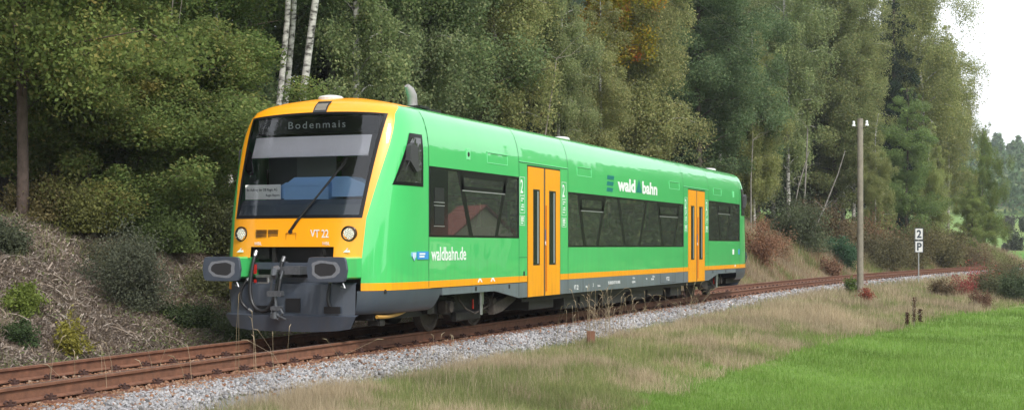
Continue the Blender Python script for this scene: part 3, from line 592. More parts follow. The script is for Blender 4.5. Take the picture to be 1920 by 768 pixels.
shrub(150, 25.2, .7, .9, (.19, .20, .07), 'yellow green undergrowth below the low branched young oak', 12000, .03)
shrub(300, 26.2, .75, .9, (.13, .18, .065), 'mid green undergrowth on the bank edge left of the cab', 12000, .03)
shrub(75, 25.0, .55, .8, (.20, .17, .08), 'brownish undergrowth around the foot of the reddish oak trunk', 9000, .028)
shrub(205, 24.2, .4, .6, (.17, .16, .10), 'small dull brown green bush just above the wide grey green shrub', 7000, .024)
shrub(400, 25.6, .55, .7, (.17, .18, .085), 'faded green bush behind the left buffer', 9000, .026)
shrub(430, 23.8, .4, .6, (.12, .15, .08), 'dark green weeds beside the rail next to the plough', 7000, .024)
shrub(20, 22.6, .5, .5, (.12, .14, .09), 'grey green low bush at the left edge above the bright tuft', 7000, .025)
shrub(1420, 64, 2.3, 1.15, (.34, .19, .12), 'tall orange brown shrub right beside the rear end of the train', 7000, .045)
shrub(1455, 68, 1.6, 1.3, (.32, .21, .13), 'lower reddish brown shrub right of the tall orange brown one', 4500, .045)
shrub(1490, 74, 3.0, 2.2, (.13, .16, .09), 'grey green bush on the bank between train end and pole', 14000, .06)
shrub(1540, 80, 3.0, 2.0, (.20, .155, .09), 'brownish shrub on the bank left of the telegraph pole', 12000, .06)
shrub(1582, 77, 2.0, 1.2, (.075, .16, .085), 'small teal green bush just left of the telegraph pole', 8000, .055)
shrub(1552, 72, .8, .7, (.30, .18, .12), 'low reddish plant in front of the bank left of the pole', 5000, .05)
shrub(1650, 84, 2.8, 2.4, (.17, .16, .085), 'olive brown scrub on the bank right of the telegraph pole', 14000, .06)
shrub(1700, 90, 2.6, 2.3, (.20, .18, .09), 'straw brown scrub on the bank behind the number sign', 12000, .06)
shrub(1765, 96, 2.6, 2.6, (.20, .19, .09), 'yellowish scrub on the bank right of the number sign', 12000, .065)
shrub(1800, 100, 1.6, 2.2, (.24, .19, .11), 'reddish straw scrub where the bank ends beside the hill', 12000, .065)
shrub(1612, 86, 1.8, 2.0, (.28, .18, .11), 'low russet scrub behind the telegraph pole foot', 9000, .06)
shrub(1832, 60, 1.1, 1.1, (.42, .085, .085), 'shrub with bright red leaves on the near verge at the right', 3000, .035)
shrub(1800, 58, .8, .7, (.33, .09, .08), 'smaller red shrub left of the bright red one', 3500, .035)
shrub(1858, 58, 1.0, .9, (.16, .17, .09), 'green bush tangled with the bright red shrub', 8000, .04)
shrub(1908, 55, 1.15, .8, (.11, .15, .08), 'dark green bush at the right edge above the meadow', 11000, .04)
shrub(1890, 72, 1.25, 1.7, (.17, .16, .08), 'olive brown weeds at the right edge in front of the far track', 12000, .04)
shrub(1765, 57, .7, .7, (.20, .15, .09), 'brownish weeds right of the number sign on the near verge', 5000, .035)
shrub(1838, 50, .6, .5, (.22, .13, .09), 'rusty brown weeds below the red shrub at the meadow edge', 4000, .03)
shrub(1625, 47, .55, .3, (.35, .09, .06), 'small red leaved plant right of the telegraph pole foot', 1200, .03, 'plant', cat='plant')
shrub(1598, 52, .7, .35, (.15, .22, .06), 'fresh green weed just left of the telegraph pole foot', 2600, .03, 'plant', cat='plant')
for i, (px, Z, h, lb) in enumerate([(1714, 38, .78, 'tall dark brown dock plant on the verge below the number sign'), (1701, 38, .38, 'short dark brown dock plant left of the tall one'), (1725, 39, .42, 'short dark brown dock plant right of the tall one')]):
    x, y = at(px, Z); o = empty('dock_plant', (x, y, float(gh(x, y)))); mb = MB()
    for k in range(4):
        a = rng.uniform(0, 6.28); mb.tube([(0, 0, 0), (math.cos(a)*.05, math.sin(a)*.05, h*rng.uniform(.8, 1.05))], [.006, .003], 4)
    mb.build('stem', TWIG, o); P = np.stack([rng.normal(0, .028, 420), rng.normal(0, .028, 420), rng.uniform(.2, 1.05, 420)*h], -1)
    f_ = fastmesh('seed_heads', leafquads(P, .016, .7), 4, LM['plain'], o); f_.color = (.10, .045, .03, 1); tag(o, lb, 'plant')
# small trees in the hillside meadow
for px, Z, h, r_, cc, lb in [(1890, 235, 3.6, 1.2, (.13, .14, .10), 'grey green lone tree in the hillside meadow, the upper of two'), (1903, 190, 2.4, 1.3, (.10, .12, .07), 'low dark bush in the hillside meadow, below the lone tree'), (1886, 187, 1.2, .5, (.12, .13, .09), 'tiny bush left of the low dark bush in the hillside meadow'), (1919, 240, 3.0, 1.1, (.11, .14, .08), 'small round tree cut by the right edge in the hillside meadow')]:
    shrub(px, Z, h, r_, cc, lb, 3500, .16, 'meadow_tree' if h > 2.9 else 'shrub', cat='tree' if h > 2.9 else 'shrub')
# thin pale stems at the edge of the wood
def stem(px, Z, pts, r0, label, matl=STEMM, bare=3):
    r0 *= .62
    x, y = at(px, Z); z = float(gh(x, y)); mb = MB()
    P = [Vector(p) for p in pts]; mb.tube([Vector((0, 0, -.2))]+P, [r0]+[r0*(1-.75*i/len(P)) for i in range(len(P))], 7)
    for k in range(bare):
        q = P[rng.integers(1, len(P))]; a = rng.uniform(0, 6.28); mb.tube([q, q+Vector((math.cos(a)*.5, math.sin(a)*.5, rng.uniform(.1, .5))), q+Vector((math.cos(a)*.95, math.sin(a)*.95, rng.uniform(.1, .9)))], [r0*.3, r0*.2, .003], 4, cap=False)
    o = mb.build('bare_stem', matl, None, True); o.location = (x, y, z); o.rotation_euler = (0, 0, R(YAW-90)); tag(o, label, 'tree stem')
stem(275, 28.6, [(0, 0, 1.5), (.1, 0, 2.8), (.5, 0, 4), (.6, 0, 5.2), (1.1, 0, 6.3)], .03, 'thin pale forked stem rising above the young oaks on the left', TWIG)
stem(310, 28.4, [(0, 0, 2), (.2, 0, 3.5), (.5, 0, 5.6)], .02, 'second thin pale stem just right of the forked one', TWIG)
stem(398, 29.6, [(0, 0, 1.6), (.05, 0, 2.4), (.2, 0, 3.4), (.3, 0, 4)], .028, 'slender upright pale stem just left of the cab', TWIG, 3)
stem(1508, 81, [(0, 0, 2), (.1, 0, 4), (.2, 0, 6.4)], .09, 'upright pale birch stem in the dark gap left of the pole')
stem(1488, 80, [(0, 0, 1.5), (.3, 0, 3), (.9, 0, 5)], .08, 'slightly slanting pale stem left of the upright pale birch stem')
stem(1522, 79, [(0, 0, .8), (.7, 0, 2.2), (1.5, 0, 4.2), (1.9, 0, 5.5)], .08, 'strongly slanting pale stem left of the telegraph pole')
stem(1408, 71, [(0, 0, 1.4), (0, 0, 3), (.1, 0, 5)], .07, 'grey stem standing right beside the rear end of the train')
stem(1010, 46, [(0, 0, 2), (.3, 0, 4), (.6, 0, 6)], .05, 'thin grey stem leaning behind the middle roof seam', TWIG)
# fallen branches on the bank
for px, py_, Z, L_, az, lb in [(170, 590, 22, .7, -.35, 'pale broken branch lying above the yellow sapling'), (155, 610, 21.2, .9, -.9, 'long thin dead branch slanting down left of the yellow sapling'), (95, 600, 21.5, .8, .5, 'grey dead branch on the bank between tuft and sapling'), (170, 640, 20.4, .6, -1.2, 'short pale stick lying right of the yellow sapling'), (20, 490, 22.6, .7, -.4, 'dead stick on the bank at the left edge')]:
    x, y = at(px, Z); mb = MB(); P = []
    for i in range(6):
        t = (i/5-.5)*L_; xx = x+t*FW[1]*math.cos(az); yy = y-t*FW[0]*math.cos(az)+t*math.sin(az)*.5; P.append((xx-x, yy-y, float(gh(xx, yy))-float(gh(x, y))+.05+.03*math.sin(i*2)))
    mb.tube(P, [.022, .02, .018, .016, .012, .006], 6); mb.tube([P[2], (P[2][0]+.12, P[2][1], P[2][2]+.16)], [.01, .003], 4)
    o = mb.build('fallen_branch', TWIG); o.location = (x, y, float(gh(x, y))); tag(o, lb, 'branch')
# tall grass stalks by the rails
def tuft(px, Z, n_, h, r_, label):
    x, y = at(px, Z); z = float(gh(x, y)); o = empty('tall_grass_tuft', (x, y, z)); mb = MB(); hd = MB()
    for i in range(n_):
        a = rng.uniform(0, 6.28); b0 = Vector((math.cos(a)*r_*rng.random(), math.sin(a)*r_*rng.random(), 0)); a = rng.uniform(0, 6.28); ln = abs(rng.normal(0, .28))*h; hh = h*rng.uniform(.55, 1.1)
        pe = b0+Vector((math.cos(a)*ln, math.sin(a)*ln, hh)); pm = b0+Vector((math.cos(a)*ln*.3, math.sin(a)*ln*.3, hh*.6)); mb.tube([b0, pm, pe], [.003, .0022, .0014], 4, cap=False)
        tp = (pe-pm).normalized(); dr = Vector((math.cos(a), math.sin(a), -.6))*.06; mb.tube([pe-tp*.06, pe, pe+tp*.05+dr*.6], [.002, .006, .002], 4)
    bpy.data.objects.remove(o); o = mb.build('tall_grass_tuft', DRYG); o.location = (x, y, z); tag(o, label, 'grass tuft')
tuft(430, 17.2, 4, .95, .5, 'tall dry grass stalks in front of the near rail, below the left buffer')
tuft(520, 17.4, 3, .8, .5, 'tall dry grass stalks crossing the plough, below the right buffer')
tuft(600, 17.8, 4, .85, .6, 'tall dry grass stalks beside the rail, right of the plough')
tuft(140, 15.2, 7, .55, .5, 'thin dry stalks in front of the rail at the lower left')
tuft(300, 16.3, 5, .45, .5, 'short dry stalks in front of the rail, left of the plough')
tuft(830, 19.6, 7, .55, .6, 'short dry stalks beside the rail below the front bogie')
tuft(1125, 26.2, 34, 1.0, .45, 'dense tall dry grass tuft in front of the middle of the train')
tuft(1175, 27.5, 34, .9, .8, 'spreading tall dry grass right of the dense tuft by the middle of the train')
tuft(1060, 24, 6, .8, .4, 'single tall stalks in front of the front door of the train')
tuft(1285, 31.5, 26, .95, .6, 'tall dry grass tuft below the rear door of the train')

# ------------------------------------------------------------------ the railcar
LEN = 25.4
train = empty('railcar', (0, 0, 0)); tag(train, 'bright green railcar with orange yellow front and doors standing on the rusty track', 'train')
ZP = [.745, 2.75, 2.9, 3.05, 3.2, 3.35, 3.46, 3.53, 3.59, 3.66, 3.69]; WP = [1.45, 1.45, 1.445, 1.43, 1.40, 1.35, 1.28, 1.15, .9, .5, 0.0]
def Wz(z): return float(np.interp(z, ZP, WP))
XE = 2.13
def x0z(z): return float(np.interp(z, [.43, .745, 1.24, 1.8, 2.4, 3.0, 3.36, 3.46, 3.53, 3.59, 3.66, 3.69], [.55, .47, .48, .565, .78, 1.04, 1.203, 1.27, 1.35, 1.46, 1.72, 2.13]))
def nz_(z): return float(np.interp(z, [.7, 1.8, 3.36, 3.7], [4, 4, 5, 4.5]))
def yws(z): return 1.07+(z-1.8)/1.56*.10
def rg(z): return float(np.interp(z, [.4, 1.0, 1.8, 3.36, 3.5, 3.53], [.75, .75, .772, .926, .975, 1.0]))
def surf_th(z, th):
    n_ = nz_(z); W_ = Wz(z); a = XE-x0z(z)
    return XE-a*max(math.cos(th), 0)**(2/n_), W_*max(math.sin(th), 0)**(2/n_)
def th_of(z, r_): return math.asin(min(1, max(0, r_))**(nz_(z)/2))
def surf_y(x, z):
    n_ = nz_(z); a = XE-x0z(z); u = max(0, min(1, (XE-x)/a)); return Wz(z)*(1-u**n_)**(1/n_)
def surf_x(y, z):
    n_ = nz_(z); a = XE-x0z(z); u = min(1, abs(y)/max(Wz(z), 1e-6)); return XE-a*(1-u**n_)**(1/n_)
def arch(z, r_, rw):
    k = max(0, 1-(r_/rw)**2) if r_ < rw else 0
    return .05*k*float(np.interp(z, [2.6, 3.36, 3.6, 3.69], [0, 1, .35, 0]))
# nose shell
ZR = [.745, .855, 1.22, 1.38, 1.6, 1.8, 2.05, 2.3, 2.6, 2.9, 3.1, 3.25, 3.36, 3.41, 3.46, 3.50, 3.53, 3.56, 3.59, 3.63, 3.66, 3.69]
def cols(z):
    W_ = max(Wz(z), 1e-4)
    r_op, r_w, r_g = min(.7/W_, .48+.02) if z < 3.4 else .483, min(yws(z)/W_, .94), rg(z)
    if z > 3.36: r_w = yws(3.36)/1.35*.97
    r_w = min(r_w, r_g-.012)
    T = [th_of(z, q) for q in (0, r_op, r_w, r_g)]+[math.pi/2]
    o = []
    for k, cnt in enumerate((4, 5, 2, 10)): o += [T[k]+(T[k+1]-T[k])*i/cnt for i in range(cnt)]
    return o+[T[4]], r_w
mbn = MB(); rows = []
for z in ZR:
    th, rw = cols(z); rp_ = []
    for t_ in th:
        xx, yy = surf_th(z, t_); W_ = max(Wz(z), 1e-4); rp_.append((xx, yy, z+arch(z, yy/W_, rw)))
    rows.append(rp_)
nc = len(rows[0])
for sgn in (-1, 1):
    for i in range(len(ZR)-1):
        zm = (ZR[i]+ZR[i+1])/2
        for j in range(nc-1):
            if zm < 1.22 and j < 11: continue
            if zm < 1.38 and j < 4: continue
            if 1.8 < zm < 3.36 and j < 9: continue
            q = [rows[i][j], rows[i][j+1], rows[i+1][j+1], rows[i+1][j]]
            q = [(p[0], p[1]*sgn, p[2]) for p in q]
            if sgn < 0: q = q[::-1]
            if zm < .855: mt = 1
            else: mt = 1 if j < 11 else 0
            if zm > 3.53: mt = 1
            mbn.add(q, [(3, 2, 1, 0)], mt)
nose = mbn.build('cab_shell', [GREEN, YEL], train)
import bmesh
def weld(o, dist=.0008, sharp=35):
    bm = bmesh.new(); bm.from_mesh(o.data); bmesh.ops.remove_doubles(bm, verts=bm.verts, dist=dist); bmesh.ops.dissolve_degenerate(bm, edges=bm.edges, dist=.0001); bm.to_mesh(o.data); bm.free()
    o.data.polygons.foreach_set('use_smooth', [True]*len(o.data.polygons)); o.data.set_sharp_from_angle(angle=R(sharp))
weld(nose)
# side shell between the cabs, both sides and roof
XB = [2.13, 5.84, 6.24, 7.97, 8.41, 16.99, 17.43, 19.16, 19.56, 23.27]
ZB = [.745, .855, 1.37, 1.53, 2.45, 2.62, 2.86, 2.93, 3.05, 3.2, 3.35, 3.46, 3.53, 3.59, 3.66, 3.69]
def hole(xm, zm):
    if 6.24 < xm < 7.97 or 17.43 < xm < 19.16: return zm < 2.86
    if 2.13 < xm < 5.84 or 19.56 < xm < 23.27: return 1.53 < zm < 2.62
    if 8.41 < xm < 16.99: return 1.37 < zm < 2.45
    return False
mbs = MB()
for sgn in (-1, 1):
    for a_, b_ in zip(XB[:-1], XB[1:]):
        for za, zb in zip(ZB[:-1], ZB[1:]):
            if hole((a_+b_)/2, (za+zb)/2): continue
            q = [(a_, sgn*Wz(za), za), (b_, sgn*Wz(za), za), (b_, sgn*Wz(zb), zb), (a_, sgn*Wz(zb), zb)]
            if sgn > 0: q = q[::-1]
            mbs.add(q, [(0, 1, 2, 3)], 1 if zb < .86 else 0)
side = mbs.build('body_shell', [GREEN, YEL], train); weld(side, .0005, 30)
mb = MB(); mb.box(.9, 24.5, -1.34, 1.34, .70, .76); mb.build('floor', DARK, train)
# seams (open joints between body sections)
def seam(x, z0, z1, w_=.007, mt=SEAM, name='panel_seam'):
    mb = MB(); zs_ = [z0]+[q for q in ZP[1:-3] if z0 < q < z1]+[z1]
    for sgn in (-1, 1):
        for za, zb in zip(zs_[:-1], zs_[1:]):
            q = [(x-w_, sgn*(Wz(za)+.0025), za), (x+w_, sgn*(Wz(za)+.0025), za), (x+w_, sgn*(Wz(zb)+.0025), zb+.0015), (x-w_, sgn*(Wz(zb)+.0025), zb+.0015)]
            mb.add(q if sgn < 0 else q[::-1], [(0, 1, 2, 3)])
    mb.build(name, mt, train)
for x in (2.13, 5.84, 8.41, 16.99, 19.56, 23.27): seam(x, .76, 3.58)
def sbox(name, x0, x1, z0, z1, out_, mt, parent=train, thick=.004, both=False):
    mb = MB()
    for sgn in ((-1, 1) if both else (-1,)):
        y1 = sgn*(1.45+out_); y0 = sgn*(1.45+out_-thick); mb.box(x0, x1, min(y0, y1), max(y0, y1), z0, z1)
    return mb.build(name, mt, parent)
for a_, b_ in ((5.86, 8.39), (17.01, 19.54)):
    sbox('door_header_trim', a_, b_, 2.895, 2.91, .006, SEAML, thick=.02); sbox('door_header_gap', a_, b_, 2.885, 2.894, .002, SEAM, thick=.01)
for x in (6.0, 19.40): sbox('lower_panel_seam', x-.14 if x < 7 else x-.2, x+.22 if x < 7 else x+.14, 1.185, 1.193, .0015, SEAM)
# side windows
def window(x0, x1, z0, z1, mulls, hop):
    fr = MB(); t_ = .035
    for sgn in (-1, 1):
        ya, yb = sorted((sgn*1.452, sgn*1.40))
        fr.box(x0+.002, x1-.002, ya, yb, z0, z0+t_); fr.box(x0+.002, x1-.002, ya, yb, z1-t_, z1); fr.box(x0+.002, x0+t_, ya, yb, z0+t_, z1-t_); fr.box(x1-t_, x1-.002, ya, yb, z0+t_, z1-t_)
    fo = fr.build('side_window', MUL, train)
    for sgn in (-1, 1):
        y = sgn*1.441; q = [(x0+t_, y, z0+t_), (x1-t_, y, z0+t_), (x1-t_, y, z1-t_), (x0+t_, y, z1-t_)]
        g = MB(); g.add(q if sgn < 0 else q[::-1], [(0, 1, 2, 3)]); g.build('glass_pane', SGLASS, fo)
    for xt, xb, wd in mulls:
        g = MB()
        for sgn in (-1, 1):
            ya, yb = sorted((sgn*1.4445, sgn*1.43)); g.prism([(xb-wd/2, z0+t_), (xb+wd/2, z0+t_), (xt+wd/2, z1-t_), (xt-wd/2, z1-t_)], ya, yb, 'y')
        g.build('mullion', MUL, fo)
    for xa, xb, zz in hop:
        g = MB(); h = MB()
        for sgn in (-1, 1):
            ya, yb = sorted((sgn*1.4445, sgn*1.43)); g.box(xa, xb, ya, yb, z1-.12, z1-t_); g.box(xa, xb, ya, yb, zz-.02, zz+.05); ya, yb = sorted((sgn*1.452, sgn*1.444)); h.box(xa+.03, xb-.03, ya, yb, zz-.03, zz-.012)
            ya, yb = sorted((sgn*1.4445, sgn*1.43)); g.box(xb-.11, xb, ya, yb, zz+.05, z1-.12); g.box(xa, xa+.11, ya, yb, zz+.05, z1-.12)
        g.build('hopper_frame', MUL, fo); h.build('hopper_rail', ALU, fo)
    return fo
W1 = window(2.13, 5.84, 1.53, 2.62, [(3.28, 3.75, .15), (5.28, 4.82, .13)], [(3.36, 5.22, 2.31)])
g = MB(); g.box(2.2, 2.84, -1.447, -1.43, 1.57, 2.58, 0); g.build('vent_panel', GLOSSB, W1)
g = MB()
for za, zb in ((2.08, 2.30), (1.72, 2.03)):
    g.box(2.34, 2.68, -1.453, -1.447, za, zb)
g.build('vent_louvre', BLACK, W1)
g = MB()
for za in (2.02, 2.07, 1.70):
    g = MB(); g.box(2.32, 2.70, -1.455, -1.447, za-.006, za+.006); g.build('vent_trim', ALU, W1)
window(8.41, 16.99, 1.37, 2.45, [(9.05, 9.42, .16), (10.72, 10.22, .16), (11.65, 12.1, .16), (13.75, 13.2, .16), (14.72, 15.12, .16), (16.62, 16.1, .13)], [(9.15, 10.62, 2.12), (14.8, 16.5, 2.12)])
window(19.56, 23.27, 1.53, 2.62, [(20.55, 20.95, .14), (22.15, 21.7, .13)], [(20.62, 22.1, 2.31)])
# saloon seats and inner walls seen dimly
for x in np.arange(9.0, 17, 1.55):
    mb = MB()
    for y0, y1 in ((-1.32, -.42), (.42, 1.32)): mb.box(x, x+.12, y0, y1, 1.0, 1.78, ch=.04); mb.box(x+.12, x+.55, y0, y1, .98, 1.12)
    mb.build('seat_row', REDSEAT, train)
mb = MB(); mb.box(2.5, 23, -1.38, 1.38, 2.72, 2.75); mb.build('ceiling', CABIN, train)
# doors
def door(x0):
    g = MB()
    for sgn in (-1, 1):
        ya, yb = sorted((sgn*1.44, sgn*1.37)); g.box(x0-.035, x0+1.695, ya, yb, .45, 2.86)
    g.build('door_frame', BLACK, train)
    xm = x0+.83
    for a_, b_, g0, g1, hx in ((x0, xm-.045, x0+.24, x0+.57, None), (xm+.045, x0+1.66, x0+1.07, x0+1.42, xm+.09)):
        mb = MB(); ya, yb = -1.456, -1.442
        mb.box(a_, b_, ya, yb, .47, 1.04); mb.box(a_, b_, ya, yb, 2.43, 2.83); mb.box(a_, g0, ya, yb, 1.04, 2.43); mb.box(g1, b_, ya, yb, 1.04, 2.43)
        ya, yb = 1.442, 1.456; mb.box(a_, b_, ya, yb, .47, 2.83)
        lf = mb.build('door_leaf', YEL, train)
        t_ = .022; fr = MB(); ya, yb = -1.459, -1.444
        fr.box(g0, g1, ya, yb, 1.04, 1.04+t_); fr.box(g0, g1, ya, yb, 2.43-t_, 2.43); fr.box(g0, g0+t_, ya, yb, 1.04+t_, 2.43-t_); fr.box(g1-t_, g1, ya, yb, 1.04+t_, 2.43-t_); fr.build('door_window_frame', BLACK, lf)
        gl = MB(); gl.box(g0+t_, g1-t_, -1.450, -1.446, 1.04+t_, 2.43-t_); gl.build('door_glass', GLOSSB, lf)
        gl = MB(); gl.box(g1-.11, g1-t_-.005, -1.4515, -1.4505, 1.07, 2.40); gl.build('door_glass_reflection_strip' if False else 'painted_glass_reflection', CABLT, lf)  # pale strip laid on the pane, a reflection painted as colour
        if hx:
            hb = MB(); hb.tube([(hx-.035, -1.475, .55), (hx-.035, -1.475, 2.15)], .014, 6); hb.build('edge_rail', mat('orange_rail', (.75, .22, .01), .5), lf)
            bb = MB(); bb.tube([(hx-.03, -1.458, 1.44), (hx-.03, -1.468, 1.44)], .045, 12); bb.build('door_button', WHITE, lf); bb = MB(); bb.box(hx-.05, hx+.0, -1.462, -1.457, 1.50, 1.70); bb.build('door_sticker', BLUEP, lf)
    g = MB(); g.box(xm-.044, xm+.044, -1.450, -1.443, .47, 2.83); g.build('door_seal', mat('seal_grey', (.11, .075, .045), .7), train)
door(6.28); door(17.46)
# text and print
def text(s, x, y, z, size, mt, parent=train, rot=(90, 0, 0), sx=1, bold=0, name='lettering', align='LEFT', sp=1):
    cu = bpy.data.curves.new('t', 'FONT'); cu.body = s; cu.size = size; cu.extrude = .0012; cu.offset = bold; cu.align_x = align; cu.space_character = sp; cu.resolution_u = 3
    o = bpy.data.objects.new('t', cu); col.objects.link(o); dg = bpy.context.evaluated_depsgraph_get(); me = bpy.data.meshes.new_from_object(o.evaluated_get(dg)); bpy.data.objects.remove(o)
    me.materials.clear(); me.materials.append(mt); ob = bpy.data.objects.new(name, me); col.objects.link(ob); ob.location = (x, y, z); ob.rotation_euler = [R(a_) for a_ in rot]; ob.scale = (sx, 1, 1); ob.parent = parent; return ob
YS = -1.4535
text('waldbahn.de', 2.22, YS, 1.17, .30, WHITE, sx=.87, bold=.003)
text('wald', 11.60, YS, 2.60, .38, WHITE, sx=1.78, bold=.015); text('bahn', 13.38, YS, 2.60, .38, WHITE, sx=1.70, bold=.013)
mb = MB(); mb.prism([(12.92, 2.60), (13.36, 2.60), (13.15, 2.90)], -1.453, -1.450, 'y'); mb.build('logo_triangle', TEAL, train)
for k, z in enumerate((2.84, 2.71, 2.58)):
    mb = MB(); q = (2-k)*.0; x = 10.86+.0-k*.02; mb.prism([(x-.03, z-.035), (x+.42-k*.02, z-.035+.0), (x+.47-k*.02, z+.05), (x+.02, z+.05)], -1.453, -1.450, 'y'); mb.build('logo_bar', TEAL, train)
for x in (6.0, 8.18, 17.22, 19.36):
    text('2', x-.10, YS, 2.34, .34, WHITE, sx=.78, bold=.004, name='class_number')
    mb = MB(); w_ = .115
    for z in (2.62, 2.30, 2.28, 1.98, 1.93, 1.76): mb.box(x-w_, x+w_, -1.4525, -1.4505, z, z+.007)
    for z0, z1 in ((2.30, 2.627), (1.98, 2.287), (1.76, 1.937)):
        mb.box(x-w_-.007, x-w_, -1.4525, -1.4505, z0, z1); mb.box(x+w_, x+w_+.007, -1.4525, -1.4505, z0, z1)
    for z, a_, b_ in ((2.24, -.06, .07), (2.20, -.07, .01), (2.13, -.03, .06), (2.09, -.06, .07), (2.04, -.07, .05), (1.9, -.07, .07), (1.87, -.07, .06), (1.84, -.07, .07), (1.80, -.07, .04)): mb.box(x+a_, x+b_, -1.4525, -1.4505, z-.008, z+.012)
    mb.build('door_pictograms', WHITE, train)
# blue regional sticker beside the cab seam
mb = MB(); mb.box(1.72, 2.10, -1.462, -1.4495, 1.19, 1.31); mb.build('blue_sticker', BLUEP, train)
mb = MB(); mb.prism([(1.54, 1.30), (1.68, 1.30), (1.68, 1.24), (1.61, 1.17), (1.54, 1.24)], -1.462, -1.4385, 'y'); mb.build('crest_sticker', mat('crest_blue', (.30, .55, .85), .4), train)
mb = MB(); mb.box(1.78, 1.98, -1.464, -1.4625, 1.26, 1.285); mb.box(1.78, 1.95, -1.464, -1.4625, 1.22, 1.245); mb.box(1.575, 1.60, -1.464, -1.4625, 1.20, 1.29); mb.box(1.62, 1.645, -1.464, -1.4625, 1.22, 1.29); mb.build('sticker_print', WHITE, train)
mb = MB(); mb.box(22.35, 22.55, -1.453, -1.4505, 1.15, 1.30); mb.build('white_data_plate', WHITE, train); mb = MB(); mb.box(23.1, 23.25, -1.453, -1.4505, 1.15, 1.30); mb.build('blue_sticker', BLUEP, train)
# small grilles above the windows
for x0, x1 in ((4.41, 5.31), (8.94, 9.82), (15.67, 16.6), (20.1, 21.0)):
    mb = MB()
    for z in (2.79, 2.965): mb.box(x0, x1, -1.4535, -1.42, z, z+.012)
    for x in (x0, x1-.01): mb.box(x, x+.01, -1.452, -1.42, z0 if False else 2.79, 2.975)
    mb.build('side_grille', SEAML, train)
mb = MB(); mb.box(3.55, 3.70, -1.4535, -1.42, 2.80, 2.97); mb.build('lamp_plate', SEAML, train); mb = MB(); mb.tube([(3.625, -1.45, 2.885), (3.625, -1.458, 2.885)], .04, 12); mb.build('side_lamp', DARK, train)
mb = MB(); mb.box(22.4, 22.55, -1.4535, -1.42, 2.80, 2.97); mb.build('lamp_plate', SEAML, train)
for x in (4.0, 4.55, 22.6): 
    mb = MB(); mb.prism([(x, .79), (x+.05, .79), (x+.09, .835), (x+.15, .79), (x+.2, .79), (x+.13, .855), (x+.06, .855)], -1.4525, -1.4505, 'y'); mb.build('jacking_mark', WHITE, train)
mb = MB(); mb.box(6.05, 6.12, -1.454, -1.4505, .86, .94); mb.build('key_switch', BLACK, train)
# skirts
def skirt(poly, name='side_skirt'):
    mb = MB(); mb.prism(poly, -1.449, -1.41, 'y'); mb.prism(poly, 1.41, 1.449, 'y'); return mb.build(name, SKIRT, train)
fr_ = [(2.62, .742), (2.62, .625), (4.75, .625), (5.84, .47), (6.24, .47), (6.24, .742)]
skirt(fr_); skirt([(LEN-x, z) for x, z in fr_][::-1]); skirt([(7.97, .47), (17.43, .47), (17.43, .742), (7.97, .742)])
for x in (8.41, 9.3, 14.9, 16.2, 16.99, 5.84): sbox('skirt_seam', x-.006, x+.006, .49, .74, .0015, BLACK)
sbox('skirt_flap_edge', 14.9, 16.2, .50, .508, .0015, BLACK)
for x in (3.9, 5.35, 20.0, 21.5): sbox('skirt_slot', x, x+.07, .65, .72, .0015, BLACK)
sbox('sill_shadow_gap', 2.2, 6.24, .738, .748, .0025, BLACK); sbox('sill_shadow_gap', 19.16, 23.2, .738, .748, .0025, BLACK)
text('VT 22', 8.75, YS, .53, .13, WHITE, sx=.8, bold=.001); text('VT 22', 15.4, YS, .56, .13, WHITE, sx=.8, bold=.001)
text('95 80 0650 077-0 D-RBG', 10.9, YS, .58, .095, WHITE, sx=.85)
text('RBG', 9.45, YS, .55, .06, WHITE); text('25,00 m', 10.2, YS, .55, .055, WHITE); text('2', 9.9, YS, .56, .10, WHITE); text('Mg 5/90 G', 12.6, YS, .57, .06, WHITE); text('R 125 m', 12.65, YS, .66, .05, WHITE)
text('40 t', 13.7, YS, .62, .055, WHITE); text('17,10 m', 14.2, YS, .66, .06, WHITE); text('120 km/h', 14.1, YS, .6, .06, WHITE)
# underframe between the bogies
mb = MB(); mb.box(6.2, 19.2, -1.36, 1.36, .38, .47); mb.build('underframe_sill', DARK, train)
for x0, x1, z0 in ((6.9, 8.2, .20), (8.8, 9.6, .14), (9.75, 10.9, .12), (11.2, 12.8, .13), (13.3, 14.4, .15), (14.6, 15.9, .2), (16.6, 17.6, .14)):
    mb = MB(); mb.box(x0, x1, -1.22, 1.22, z0, .385, ch=.02); mb.build('underfloor_box', UNDER, train)
for pl in ([(5.15, .38), (6.3, .60), (6.3, .46), (5.55, .24), (5.15, .20)], [(LEN-5.15, .38), (LEN-6.3, .60), (LEN-6.3, .46), (LEN-5.55, .24), (LEN-5.15, .20)]):
    mb = MB(); mb.prism(pl, -1.25, -1.15, 'y'); mb.build('wheel_arch_bracket', DUSTY, train)
